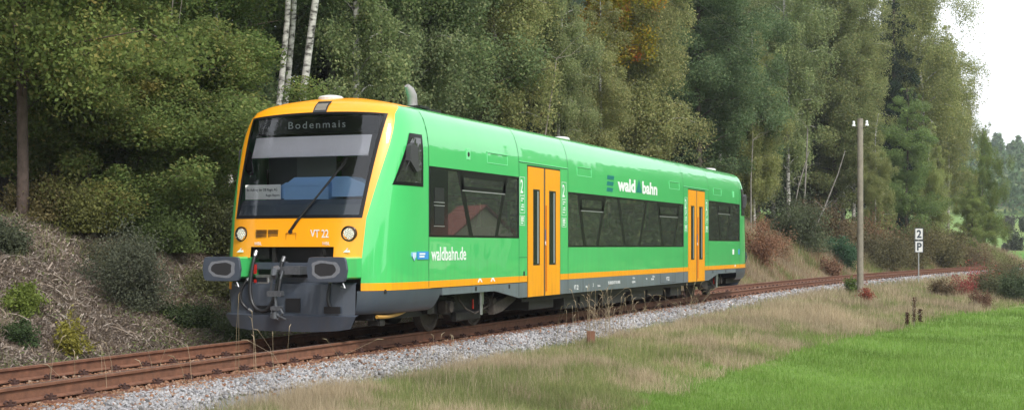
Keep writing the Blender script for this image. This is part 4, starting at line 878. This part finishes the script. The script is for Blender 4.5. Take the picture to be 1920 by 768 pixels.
# bogies
def make_bogie():
    o = MB()
    for s in (-1, 1):
        o.prism([(-1.25, .46), (-1.2, .30), (-.62, .26), (-.5, .16), (.5, .16), (.62, .26), (1.2, .30), (1.25, .46), (.75, .60), (-.75, .60)], s*.98-.06, s*.98+.06, 'y')
        o.box(-.5, .5, s*1.08-.05, s*1.08+.05, .14, .30, ch=.02)
    o.box(-.35, .35, -.9, .9, .40, .62); o.box(-1.1, -1.0, -.9, .9, .34, .46); o.box(1.0, 1.1, -.9, .9, .34, .46)
    fo = o.build('bogie', DARK, train)
    for cx in (-.9, .9):
        for s in (-1, 1):
            w_ = MB(); prof = [(.06, .70), (.385, .70), (.40, .72), (.385, .835), (.33, .835), (.30, .80), (.13, .81), (.13, .86), (.0, .86)]
            seg = 32; v = []; f = []
            for r_, y in prof:
                for k in range(seg): a = 2*math.pi*k/seg; v.append((cx+r_*math.cos(a), s*y, .385+r_*math.sin(a)))
            for i in range(len(prof)-1):
                for k in range(seg): k2 = (k+1) % seg; q = (i*seg+k, i*seg+k2, (i+1)*seg+k2, (i+1)*seg+k); f.append(q if s < 0 else q[::-1])
            w_.add(v, f); w_.build('wheel', DUSTY, fo, True)
            b_ = MB(); b_.box(cx-.15, cx+.15, s*1.12-.07, s*1.12+.07, .30, .50, ch=.03); b_.tube([(cx, s*1.17, .40), (cx, s*1.23, .40)], [.10, .085], 14); b_.build('axle_box', DUSTY, fo)
            sp = MB(); q = [(cx+.24*(-1 if cx > 0 else 1)+.07*math.cos(t_*.9), s*1.1+.07*math.sin(t_*.9), .36+t_*.0085) for t_ in range(30)]; sp.tube(q, .014, 5); sp.build('spring', DARK, fo)
        ax_ = MB(); ax_.tube([(cx, -.75, .385), (cx, .75, .385)], .08, 12); ax_.build('axle', DARK, fo)
    for s in (-1, 1):
        d_ = MB(); d_.tube([(.32, s*1.22, .22), (.32, s*1.22, .60)], .035, 8); d_.tube([(.32, s*1.22, .40), (.32, s*1.22, .62)], .05, 8); d_.build('damper', METAL, fo)
        a_ = MB(); a_.tube([(-.15, s*1.0, .60), (-.15, s*1.0, .76)], .26, 18); a_.build('air_spring', BLACK, fo)
        c_ = MB(); c_.box(-.08, -.055, s*1.24-.01, s*1.24+.01, .34, .50); c_.build('brake_handle', REDP if s < 0 else DARK, fo)
        p_ = MB(); p_.tube([(-.6, s*1.2, .55), (-.4, s*1.26, .35), (.1, s*1.2, .25), (.7, s*1.18, .35), (.95, s*1.2, .6)], .016, 6); p_.build('brake_pipe', DUSTY, fo)
    return fo
bg1 = make_bogie(); bg1.location = (4.35, 0, 0)
bg2 = copy_tree(bg1, train); bg2.location = (LEN-4.35, 0, 0)

# ---------- parts of one cab end (copied for the far end)
cabparts = []
def cp(o): cabparts.append(o); return o
cabparts.append(nose)
# curved cab skirt
mb = MB(); zs_ = [.742, .65, .56, .48, .43, .40]; sc2 = [1, .998, .99, .97, .94, .90]
for sgn in (-1, 1):
    L_ = []
    for z, k in zip(zs_, sc2):
        row = []; tg = th_of(.745, .72)
        for i in range(14):
            t_ = tg+(math.pi/2-tg)*i/13; xx, yy = surf_th(.745, t_); row.append((xx+(1-k)*.25, (yy-.004)*k, z))
        row.append((2.62-(.742-z)*.7, 1.446*k, z)); L_.append(row)
    for i in range(5):
        for j in range(14):
            q = [L_[i][j], L_[i][j+1], L_[i+1][j+1], L_[i+1][j]]; q = [(p[0], p[1]*sgn, p[2]) for p in q]; mb.add(q, [(0, 1, 2, 3)] if sgn > 0 else [(3, 2, 1, 0)])
o = cp(mb.build('cab_skirt', GREY, train)); weld(o)
mb = MB()
for sgn in (-1, 1):
    for xx in (1.28, 2.0): 
        yy = surf_y(xx, .745)*.997; mb.prism([(xx, .735), (xx+.008, .735), (xx-.03, .50), (xx-.038, .50)], sgn*(yy+.002), sgn*(yy-.03), 'y')
# windscreen: black surround and pane
def wsgrid(ra, rb, za, zb, nr, nzz, out_=0.0):
    g = []
    for i in range(nzz+1):
        z = za+(zb-za)*i/nzz; row = []
        for j in range(nr+1):
            r_ = ra+(rb-ra)*j/nr; y = r_*yws(z); yy = min(abs(y), Wz(z)*.985); x = surf_x(yy, z); W_ = Wz(z); row.append((x-out_, y, z+arch(z, abs(y)/W_, yws(z)/W_)))
        g.append(row)
    return g
def addgrid(mb, g, flip=False):
    nr = len(g[0])
    v = [p for row in g for p in row]; f = []
    for i in range(len(g)-1):
        for j in range(nr-1):
            q = (i*nr+j, i*nr+j+1, (i+1)*nr+j+1, (i+1)*nr+j); f.append(q[::-1] if not flip else q)
    mb.add(v, f)
mb = MB(); e = .955
addgrid(mb, wsgrid(-1, -e, 1.80, 3.36, 2, 16, .006)); addgrid(mb, wsgrid(e, 1, 1.80, 3.36, 2, 16, .006))
addgrid(mb, wsgrid(-e, e, 1.80, 1.845, 20, 1, .006)); addgrid(mb, wsgrid(-e, e, 3.14, 3.36, 20, 4, .006) if False else wsgrid(-e, e, 3.325, 3.36, 20, 1, .006))
o = cp(mb.build('windscreen_surround', MUL, train)); weld(o)
mb = MB(); addgrid(mb, wsgrid(-e-.01, e+.01, 1.83, 3.34, 24, 20, -.004)); ws = cp(mb.build('windscreen', WGLASS, train)); weld(ws, sharp=60)
# interior of the cab
mb = MB(); mb.box(1.28, 1.62, -1.05, 1.05, 3.10, 3.34); dp = cp(mb.build('destination_display', DISP, train))
mb = MB(); mb.box(1.262, 1.279, -1.04, 1.04, 3.105, 3.325)
mb.build('display_panel', GLOSSB, dp)
text('Bodenmais', 1.258, .52, 3.175, .155, DISPT, dp, rot=(90, 0, -90), sx=1.18, sp=1.28)
mb = MB(); ys_ = [-1.0+2.0*i/16 for i in range(17)]
g = [[(surf_x(abs(y), z)+.035+dx, y, z) for y in ys_] for z, dx in ((3.04, 0), (2.9, 0), (2.73, 0), (2.725, .012))]
addgrid(mb, g); mb.tube([(surf_x(abs(y), 2.73)+.04, y, 2.73) for y in ys_], .011, 6); cp(mb.build('sun_blind', BLIND, train))
mb = MB(); ys_ = [-1.06+2.12*i/16 for i in range(17)]
g = [[(surf_x(abs(y), z)+.03+dx, y, z2) for y in ys_] for z, dx, z2 in ((1.80, 0, 1.70), (1.80, 0, 1.81), (1.95, .02, 2.0), (2.0, .10, 2.08), (2.0, .7, 2.10))]
addgrid(mb, g); cp(mb.build('dashboard', DESK, train))
mb = MB(); 
v = [(.84, .30, 2.10), (.84, -.86, 2.10), (1.35, -1.0, 2.10), (1.35, .5, 2.10), (.88, .26, 2.30), (.88, -.50, 2.30), (1.35, -.5, 2.30), (1.35, .4, 2.30)]
mb.box(.86, 1.3, -.42, .34, 2.08, 2.29); mb.prism([(.42, 2.29), (.22, 2.42), (-.68, 2.42), (-.98, 2.30), (-1.02, 2.12), (-.42, 2.12), (-.42, 2.29)], .96, 1.4, 'x'); mb.prism([(.44, 2.10), (.46, 2.26), (.30, 2.34), (-.42, 2.34), (-.42, 2.285), (.34, 2.285), (.34, 2.10)], .85, .95, 'x'); cp(mb.build('driver_console', CONS, train))
mb = MB(); mb.box(.80, .806, .36, .98, 2.09, 2.31); pc = cp(mb.build('route_card', PAPER, train))
text('Im Auftrag der DB Regio AG', .797, .95, 2.215, .058, PRINTD, pc, rot=(90, 0, -90), sx=.78); text('Regio Bayern', .797, .62, 2.135, .05, PRINTD, pc, rot=(90, 0, -90), sx=.9)
mb = MB(); mb.box(2.05, 2.09, -1.35, -.35, .8, 3.3); mb.box(2.05, 2.09, .35, 1.35, .8, 3.3); mb.box(2.05, 2.09, -.35, .35, 2.85, 3.3); mb.box(2.06, 2.08, -.35, .35, .8, 2.2); cp(mb.build('cab_rear_wall', CABIN, train))
mb = MB(); mb.box(2.0, 2.03, .1, .8, 1.9, 2.9); cp(mb.build('cab_wall_panel', CABLT, train))
mb = MB(); mb.box(1.55, 1.62, -.75, -.25, 1.9, 2.75, ch=.05); mb.box(1.4, 1.6, -.75, -.25, 1.85, 1.95); cp(mb.build('driver_seat', DARK, train))
# wiper
mb = MB(); pw = Vector((.55, .03, 1.62)); pe = Vector((surf_x(.55, 2.60)-.05, -.74, 2.62)); pm = pw.lerp(pe, .5)+Vector((-.035, 0, 0)); mb.tube([pw, pw.lerp(pe, .12)+Vector((-.045, 0, 0)), pm, pe], [.028, .022, .013, .008], 8)
bl0 = pw.lerp(pe, .38)+Vector((-.02, .02, 0)); mb.tube([bl0, pe+Vector((0, -.02, .06))], .009, 6); mb.tube([pw+Vector((.04, 0, -.02)), pw+Vector((-.03, 0, -.02))], .035, 10); cp(mb.build('windscreen_wiper', BLACK, train))
# head lamps
for s in (-1, 1):
    y = s*.91; z = 1.57; x = surf_x(y, z)
    mb = MB(); seg = 28; v = []; f = []
    for dx, r_ in ((.03, .113), (-.022, .113), (-.03, .098), (-.02, .09), (.02, .088)):
        for k in range(seg): a = 2*math.pi*k/seg; v.append((x+dx+abs(0)*0+.25*(abs(y+r_*math.cos(a))-.91)*.5, y+r_*math.cos(a), z+r_*math.sin(a)))
    for i in range(4):
        for k in range(seg): k2 = (k+1) % seg; f.append((i*seg+k, (i+1)*seg+k, (i+1)*seg+k2, i*seg+k2))
    mb.add(v, f); hl = cp(mb.build('headlight', GLOSSB, train, True))
    mb = MB(); v = [(x-.012+.15*(abs(y+.08*math.cos(2*math.pi*k/seg))-.91), y+.080*math.cos(2*math.pi*k/seg), z+.080*math.sin(2*math.pi*k/seg)) for k in range(seg)]; mb.add(v, [tuple(range(seg))[::-1]]); mb.build('lamp_lens', LENS, hl)
    mb = MB()
    for k in range(26):
        r_ = .078*math.sqrt((k+.5)/26); a = k*2.4; mb.tube([(x-.018, y+r_*math.cos(a), z+r_*math.sin(a)), (x-.03, y+r_*math.cos(a), z+r_*math.sin(a))], .0085, 6)
    mb.build('light_diodes', SHINE, hl)
# top lamp
mb = MB(); zt = [3.425, 3.46, 3.5, 3.54, 3.58]
def topx(z): return x0z(z)
g = [[(x0z(max(z-.035, 3.36))-.012, y, z) for y in (-.19, -.07, .05)] for z in (3.405, 3.46, 3.50, 3.54, 3.59)]
addgrid(mb, g); tl_ = cp(mb.build('top_headlight', GLOSSB, train))
mb = MB(); g = [[(x0z(max(z-.035, 3.36))-.018, y, z) for y in (-.165, -.07, .025)] for z in (3.44, 3.47, 3.50, 3.55)]; addgrid(mb, g); mb.build('lamp_lens', mat('dull_lens', (.20, .18, .15), .15), tl_)
# front grille, flap, marks
mb = MB(); gx0 = .535
for k in range(6):
    for y0, y1 in ((.24, .41), (.435, .62)): mb.box(surf_x(.24, 1.57)-.006, surf_x(.24, 1.57)+.02, y0, y1, 1.515+k*.021, 1.524+k*.021)
cp(mb.build('front_grille', DARK, train))
mb = MB()
for a_, b_, c_, d_ in ((-.07, .10, 1.45, 1.453), (-.07, .10, 1.58, 1.583), (-.07, -.067, 1.45, 1.58), (.097, .10, 1.45, 1.58)): mb.box(surf_x(0, 1.5)-.003, surf_x(0, 1.5)+.01, a_, b_, c_, d_)
cp(mb.build('front_flap_joint', mat('joint_orange', (.35, .12, .01), .6), train))
cp(text('VT 22', surf_x(.3, 1.58)-.006, -.31, 1.515, .165, WHITE, rot=(90, 0, -90), sx=.74, bold=.002))
cp(text('HBL', surf_x(.5, 1.42)-.006, .63, 1.405, .07, WHITE, rot=(90, 0, -90))); cp(text('HBL', surf_x(.5, 1.42)-.006, -.52, 1.405, .07, WHITE, rot=(90, 0, -90)))
mb = MB()
for s in (-1, 1): 
    y = s*.90; x = surf_x(.84, 1.32)-.006; mb.prism([(y+.06, 1.30), (y-.06, 1.30), (y-.05, 1.335), (y-.01, 1.325), (y+.0, 1.36), (y-.03, 1.36), (y+.02, 1.33)], x, x+.004, 'x')
cp(mb.build('crane_mark', WHITE, train))
# bulkhead behind the couplings
mb = MB(); mb.box(.80, .84, -1.12, 1.12, .42, 1.42); cp(mb.build('front_bulkhead', BLACK, train))
mb = MB(); mb.box(.60, .80, -.71, .71, 1.375, 1.40); mb.box(.60, .8, .70, .715, 1.2, 1.385); mb.box(.6, .8, -.715, -.70, 1.2, 1.385); cp(mb.build('opening_lining', BLACK, train))
mb = MB(); mb.box(.50, .58, -.66, .66, 1.05, 1.15, ch=.01); mb.box(.54, .62, -.62, .62, .86, .93); cp(mb.build('coupling_beam', GREY, train))
for a_, b_ in ((.30, .36), (-.52, -.46)):
    mb = MB(); mb.box(.56, .62, a_, b_, 1.15, 1.37); cp(mb.build('beam_bracket', DARK, train))
# buffers
for s in (-1, 1):
    yc0 = s*.875
    mb = MB(); mb.box(.14, .86, min(s*.74, s*1.10), max(s*.74, s*1.10), .92, 1.235, ch=.025); bx_ = cp(mb.build('buffer_beam', GREEN, train))
    mb = MB(); poly = []
    for k in range(40):
        a = 2*math.pi*k/40; ca, sa = math.cos(a), math.sin(a); y = .326*math.copysign(abs(ca)**.38, ca); z = .178*math.copysign(abs(sa)**.22, sa); y = math.copysign(min(abs(y), .326-.045*(abs(z)/.178)**2), y) if abs(y) > .2 else y; poly.append((y, z))
    v = []; f = []; lay = ((.0, .94), (-.012, .9), (.0, .0))
    rings = [(.045, 1.0), (.012, 1.0), (.003, .985)]
    for x, k_ in rings: v += [(x, yc0+p[0]*k_, 1.06+p[1]*k_) for p in poly]
    m_ = 40
    for i in range(2):
        for k in range(m_): k2 = (k+1) % m_; f.append((i*m_+k, (i+1)*m_+k, (i+1)*m_+k2, i*m_+k2))
    f.append(tuple(range(2*m_, 3*m_))[::-1]); f.append(tuple(range(m_)))
    mb.add(v, f); bu = cp(mb.build('buffer', GREY, train))
    mb = MB(); mb.tube([(.045, yc0, 1.06), (.18, yc0, 1.06)], .12, 20); mb.build('buffer_shaft', DARK, bu)
    for nm, mt_, kk, off in (('grease_rim', mat('worn_grey_%d' % s, (.22, .23, .26), .6, var=.3, vscale=30), 1.0, .001), ('grease_patch', mat('grease_%d' % s, (.025, .025, .028), .5), .72, -.0005)):
        v = []
        for k in range(36):
            a = 2*math.pi*k/36; q = kk*(1+.05*math.sin(3*a+s)+.035*math.sin(7*a+2*s)+(.12*max(0, math.cos(a-(0 if s < 0 else 0)))**8 if kk < 1 else 0)); v.append((off, yc0-.02*s+.225*q*math.copysign(abs(math.cos(a))**.7, math.cos(a)), 1.06+.125*q*math.copysign(abs(math.sin(a))**.7, math.sin(a))))
        mb = MB(); mb.add(v, [tuple(range(36))[::-1]]); mb.build(nm, mt_, bu)
    mb = MB(); mb.tube([(.03, yc0-.25*1-.0, .87), (.03, yc0-.28, .81), (.10, yc0-.18, .82)], .009, 6); cp(mb.build('shunter_handle', ALU, train))
# apron and plough
mb = MB(); N_ = 12
def aprow(z, x, half, bow): return [(x+bow*(abs(t)**4), half*t, z) for t in [(-1+2*i/N_) for i in range(N_+1)]]
g = [aprow(.38, .42, 1.05, .10), aprow(.40, .42, 1.05, .10), aprow(.84, .46, 1.05, .08), aprow(.86, .50, 1.05, .08)]
addgrid(mb, g); cp(mb.build('front_apron', GREY, train))
mb = MB(); g = [aprow(.155, .50, .98, .1), aprow(.15, .38, 1.0, .1), aprow(.38, .33, 1.10, .12), aprow(.40, .44, 1.10, .1)]
for row in g[:2]:
    for i, t in enumerate([(-1+2*i/N_) for i in range(N_+1)]): row[i] = (row[i][0], row[i][1], row[i][2]+.05*abs(t)**4)
addgrid(mb, g); cp(mb.build('snow_plough', GREY, train))
for a_, b_, c_, d_ in ((-.20, .04, .43, .63), (.30, .58, .42, .52), (-.86, -.60, .42, .52)):
    mb = MB(); mb.box(.41, .43, a_, b_, c_, d_); cp(mb.build('apron_pocket', BLACK, train))
# coupling hook and screw coupling
mb = MB(); mb.box(.30, .62, -.05, .09, .98, 1.09, ch=.02); mb.tube([(.30, .10, 1.06), (.24, .12, 1.05), (.22, .12, .98), (.27, .12, .93)], [.055, .06, .05, .03], 10); mb.tube([(.60, .17, 1.02), (.56, .17, 1.02)], .15, 20); mb.box(.28, .5, -.28, -.02, .98, 1.10); cp(mb.build('coupling_hook', COUP, train))
mb = MB()
for y in (.02, .16):
    mb.tube([(.27, y-.02, 1.03), (.24, y, .92), (.27, y+.05, .72)], .016, 8)
mb.box(.22, .31, .0, .24, .66, .74, ch=.01); mb.tube([(.26, .12, .66), (.26, .10, .44)], .022, 8); mb.box(.22, .31, .02, .18, .46, .52, ch=.01)
mb.tube([(.26, .05, .50), (.24, -.02, .42), (.25, .06, .33), (.25, .18, .36), (.26, .17, .49)], .019, 8); mb.tube([(.25, .12, .44), (.24, .05, .38), (.23, -.08, .33)], .018, 8); mb.tube([(.25, .12, .34), (.25, .12, .43)], .05, 10)
cp(mb.build('screw_coupling', COUP, train))
for pts_, r_ in ((bez((.52, .62, 1.28), (.42, .62, 1.1), (.36, .74, .45), (.36, .40, .44), 16)+bez((.36, .40, .44), (.36, .16, .44), (.42, .18, 1.0), (.5, .13, 1.20), 16)[1:], .028), (bez((.5, .72, .90), (.40, .78, .85), (.42, .95, .55), (.46, .66, .44), 14), .023), (bez((.5, -.66, .88), (.42, -.66, .7), (.42, -.62, .5), (.46, -.76, .46), 14), .026)):
    mb = MB(); mb.tube(pts_, r_, 10); h_ = cp(mb.build('air_hose', HOSE, train, True))
    for p, q in ((pts_[0], pts_[1]), (pts_[-1], pts_[-2])):
        c_ = MB(); dd_ = (q-p).normalized(); c_.tube([p-dd_*.04, p+dd_*.04], .032, 10); c_.build('hose_fitting', METAL, h_)
mb = MB(); mb.box(.46, .50, .585, .615, .98, 1.12); mb.box(.46, .50, .585, .61, .85, .9); cp(mb.build('hose_tap', REDP, train)); mb = MB(); mb.box(.46, .52, .34, .58, .93, .97); mb.tube([(.5, .38, .93), (.5, .38, .86)], .03, 8); mb.box(.46, .5, .36, .54, .84, .86); cp(mb.build('brake_valve', METAL, train))
mb = MB(); mb.box(.62, .7, .45, .68, 1.2, 1.36); cp(mb.build('jumper_socket', DARK, train)); mb = MB(); mb.tube([(.58, -.52, 1.26), (.55, -.52, 1.36)], .03, 8); cp(mb.build('jumper_socket', DARK, train))
mb = MB(); mb.tube(bez((.9, -1.2, .36), (1.2, -1.25, .34), (1.6, -1.25, .36), (1.95, -1.2, .45), 10), .028, 8); cp(mb.build('ochre_pipe', PIPEY, train))
mb = MB(); mb.box(.9, 2.6, -1.15, 1.15, .30, .45); mb.box(1.0, 1.15, -1.2, -1.0, .22, .36); mb.box(2.5, 2.75, -1.25, -1.0, .33, .5); cp(mb.build('cab_underframe', DARK, train))
# quarter window on the cab side with mirror
def patch(poly_l, poly_r, z0, z1, out_, s, n_=6, m_=8):
    mb = MB(); g = []
    for i in range(m_+1):
        t = i/m_; z = z0+(z1-z0)*t; xl = poly_l[0]+(poly_l[1]-poly_l[0])*t; xr = poly_r[0]+(poly_r[1]-poly_r[0])*t
        g.append([(xl+(xr-xl)*j/n_-.0, s*(surf_y(xl+(xr-xl)*j/n_, z)+out_), z) for j in range(n_+1)])
    addgrid(mb, g, flip=(s < 0)); return mb
for s in (-1, 1):
    o = cp(patch((1.10, 1.54), (1.93, 1.93), 2.29, 3.08, .006, s).build('quarter_window', MUL, train)); weld(o)
    g_ = patch((1.16, 1.58), (1.86, 1.86), 2.34, 3.02, .008, s).build('quarter_glass', SGLASS, o)
    mb = MB(); y = s*1.50; mb.prism([(1.42, 2.88), (1.52, 2.93), (1.66, 2.86), (1.70, 2.52), (1.62, 2.50), (1.40, 2.66)], min(y, y-s*.08), max(y, y-s*.08), 'y'); mb.tube([(1.60, s*1.36, 2.55), (1.62, y, 2.56)], .015, 6); mb.tube([(1.38, s*1.40, 2.45), (1.42, y, 2.70)], .01, 6); cp(mb.build('rear_view_mirror', mat('mirror_housing', (.05, .05, .055), .5), train))
for o in list(cabparts):
    c_ = copy_tree(o, train); l0 = o.location.copy(); rz0 = o.rotation_euler.copy()
    c_.location = (LEN-l0.x, -l0.y, l0.z); c_.rotation_euler = (rz0.x, rz0.y, rz0.z+math.pi)
# rear air hose bulging past the end is part of the copied set; roof equipment
mb = MB(); mb.tube([(3.25, -.62, 3.60), (3.25, -.62, 3.74), (3.23, -.62, 3.84), (3.19, -.60, 3.92), (3.12, -.58, 3.99)], [.085, .08, .08, .074, .04], 16); mb.build('exhaust_pipe', HORN, train, True)
mb = MB(); mb.box(2.75, 3.75, -.9, -.35, 3.58, 3.62); mb.box(2.85, 3.2, -.95, -.5, 3.60, 3.635); mb.build('exhaust_base', DARK, train)
for x, y, z in ((1.85, .1, 3.67), (10.0, -.7, 3.60), (22.6, -.7, 3.60)):
    mb = MB(); mb.tube([(x, y, z-.02), (x, y, z+.02), (x, y, z+.045), (x, y, z+.06)], [.2, .2, .17, .09], 20); mb.build('roof_antenna', PODW, train)

# ------------------------------------------------------------------ pole, sign, marker, wires, house
def pole(x, y, label):
    z = float(gh(x, y)); o = empty('telegraph_pole', (x, y, z)); mb = MB(); H = 6.02-z
    mb.tube([(0, 0, -.3), (0, 0, .8), (.005, 0, H*.5), (.0, 0, H-.01), (0, 0, H)], [.118, .115, .107, .102, .098], 16); mb.build('pole', WOODP, o, True)
    mb = MB()
    for s in (-1, 1): mb.tube([(0, s*.06, H-.34), (0, s*.2, H-.34), (0, s*.24, H-.30), (0, s*.24, H-.2)], .014, 6)
    mb.build('insulator_bracket', DARK, o)
    for s in (-1, 1):
        mb = MB(); mb.tube([(0, s*.24, H-.27), (0, s*.24, H-.22), (0, s*.24, H-.19), (0, s*.24, H-.12), (0, s*.24, H-.08)], [.07, .062, .042, .05, .03], 14); mb.build('insulator', WHITE, o, True)
    o.rotation_euler = (0, 0, -.15); tag(o, label, 'pole'); return (x, y, z+H-.15)
p1 = pole(34.4, -3.35, 'grey weathered wooden telegraph pole with two white insulators on the verge')
p0 = pole(-16, -3.6, 'wooden telegraph pole out of view left of the photograph')
p2 = pole(84, -12.6, 'wooden telegraph pole out of view right of the photograph')
for s, lb in ((-1, 'thin telegraph wire on the meadow side of the pole'), (1, 'thin telegraph wire on the forest side of the pole')):
    mb = MB(); P = []
    for A, B in ((p0, p1), (p1, p2)):
        for i in range(17):
            t = i/16; P.append((A[0]+(B[0]-A[0])*t, A[1]+(B[1]-A[1])*t+s*.24, A[2]+(B[2]-A[2])*t-.12*4*t*(1-t)+(.9*(1-t) if A is p0 else 0)))
    P.pop(17); mb.tube(P, .0026, 5); o = mb.build('telegraph_wire', mat('wire_grey', (.12, .12, .12), .6)); tag(o, lb, 'wire')
x, y = at(1723, 65); z = float(gh(x, y)); o = empty('number_sign', (x, y, z), R(YAW-90+14)); tag(o, 'two small square white boards on a grey post, the number 2 above the letter P', 'sign')
k = 65/2600; zt = 1.39+(461-427)*k-z; hb = 22.5*k
mb = MB(); mb.tube([(0, .03, -.2), (0, .03, zt-.05)], .03, 8); mb.build('sign_post', ALU, o)
for i, ch in enumerate('2P'):
    z1 = zt-i*(hb+.03); mb = MB(); mb.box(-.22, .22, -.012, .006, z1-hb, z1); b_ = mb.build('sign_board', PODW, o)
    mb = MB()
    for a_ in ((-.22, .22, z1-.03, z1), (-.22, .22, z1-hb, z1-hb+.03), (-.22, -.19, z1-hb+.03, z1-.03), (.19, .22, z1-hb+.03, z1-.03)): mb.box(a_[0], a_[1], -.016, -.0125, a_[2], a_[3])
    mb.build('board_border', PRINTD, b_); text(ch, 0, -.016, z1-hb+.11, .50, PRINTD, b_, bold=.016, align='CENTER')
x, y = at(1108, 25.6); z = float(gh(x, y)); mb = MB(); mb.box(-.09, -.07, -.07, .07, -.2, .27); mb.box(.07, .09, -.07, .07, -.2, .27); mb.box(-.07, .07, -.012, .012, -.2, .265)
o = mb.build('marker_post', RUST); o.location = (x, y, z); o.rotation_euler = (0, 0, .4); tag(o, 'short rusty steel marker post at the edge of the gravel', 'post')
# house on the camera's side, mirrored in the front window
h = empty('house', (150, -66, float(gh(150, -66))), -.95); h.scale = (1, 1, 1.25); tag(h, 'cream house with red tiled roof mirrored in the front side window', 'house')
PL = mat('cream_plaster', (.62, .56, .44), .9, var=.1); TI = mat('red_tiles', (.30, .09, .06), .8, var=.4, vscale=3, bump=.4)
mb = MB(); mb.prism([(-4.5, 0), (4.5, 0), (4.5, 3.6), (0, 6.4), (-4.5, 3.6)], -3.2, 3.2, 'x'); mb.build('wall', PL, h)
mb = MB(); mb.prism([(-5.1, 3.35), (0, 6.55), (5.1, 3.35), (5.1, 3.52), (0, 6.75), (-5.1, 3.52)], -3.7, 3.7, 'x'); mb.build('roof', TI, h)
for s in (-1, 1):
    for a_ in (-1.8, 1.2):
        mb = MB(); mb.box(a_-.5, a_+.5, s*4.5-.04, s*4.5+.04, 1.2, 2.5); mb.build('window', GLOSSB, h)
        mb = MB(); mb.box(s*3.2-.04, s*3.2+.04, a_-.5, a_+.5, 1.2, 2.5); mb.build('window', GLOSSB, h)

# each side of the vehicle gets its own mesh
SPLIT = {}
def half(me, sgn):
    bm = bmesh.new(); bm.from_mesh(me); bm.faces.ensure_lookup_table()
    bmesh.ops.delete(bm, geom=[f for f in bm.faces if f.calc_center_median().y*sgn < 0], context='FACES'); n = me.copy(); bm.to_mesh(n); bm.free(); return n
NAMES = ('door_leaf', 'door_frame', 'cab_skirt', 'side_skirt', 'panel_seam', 'side_window', 'mullion', 'hopper_frame', 'hopper_rail', 'wheel_arch_bracket', 'crane_mark', 'seat_row', 'opening_lining')
for o in list(bpy.data.objects):
    if o.type == 'MESH' and o.name.split('.')[0] in NAMES:
        me = o.data
        if me.name not in SPLIT: SPLIT[me.name] = (half(me, -1), half(me, 1))
        A, B = SPLIT[me.name]
        if len(A.polygons) and len(B.polygons):
            c_ = o.copy(); col.objects.link(c_); o.data = A; c_.data = B
            if o.name.startswith('side_window'):
                for ch in o.children:
                    if ch.name.startswith('glass_pane') and ch.data.vertices[0].co.y > 0: ch.parent = c_

# ------------------------------------------------------------------ the air
mb = MB(); mb.box(-300, 960, -760, 470, -6, 62); hz = mb.build('haze', None); hz.data.materials.clear()
hm = bpy.data.materials.new('haze'); hm.use_nodes = True; n = hm.node_tree; n.nodes.clear(); o_ = n.nodes.new('ShaderNodeOutputMaterial'); v_ = n.nodes.new('ShaderNodeVolumePrincipled')
v_.inputs['Color'].default_value = (.86, .91, 1, 1); v_.inputs['Density'].default_value = .00035; n.links.new(v_.outputs[0], o_.inputs['Volume']); hz.data.materials.append(hm); tag(hz, kind='stuff')
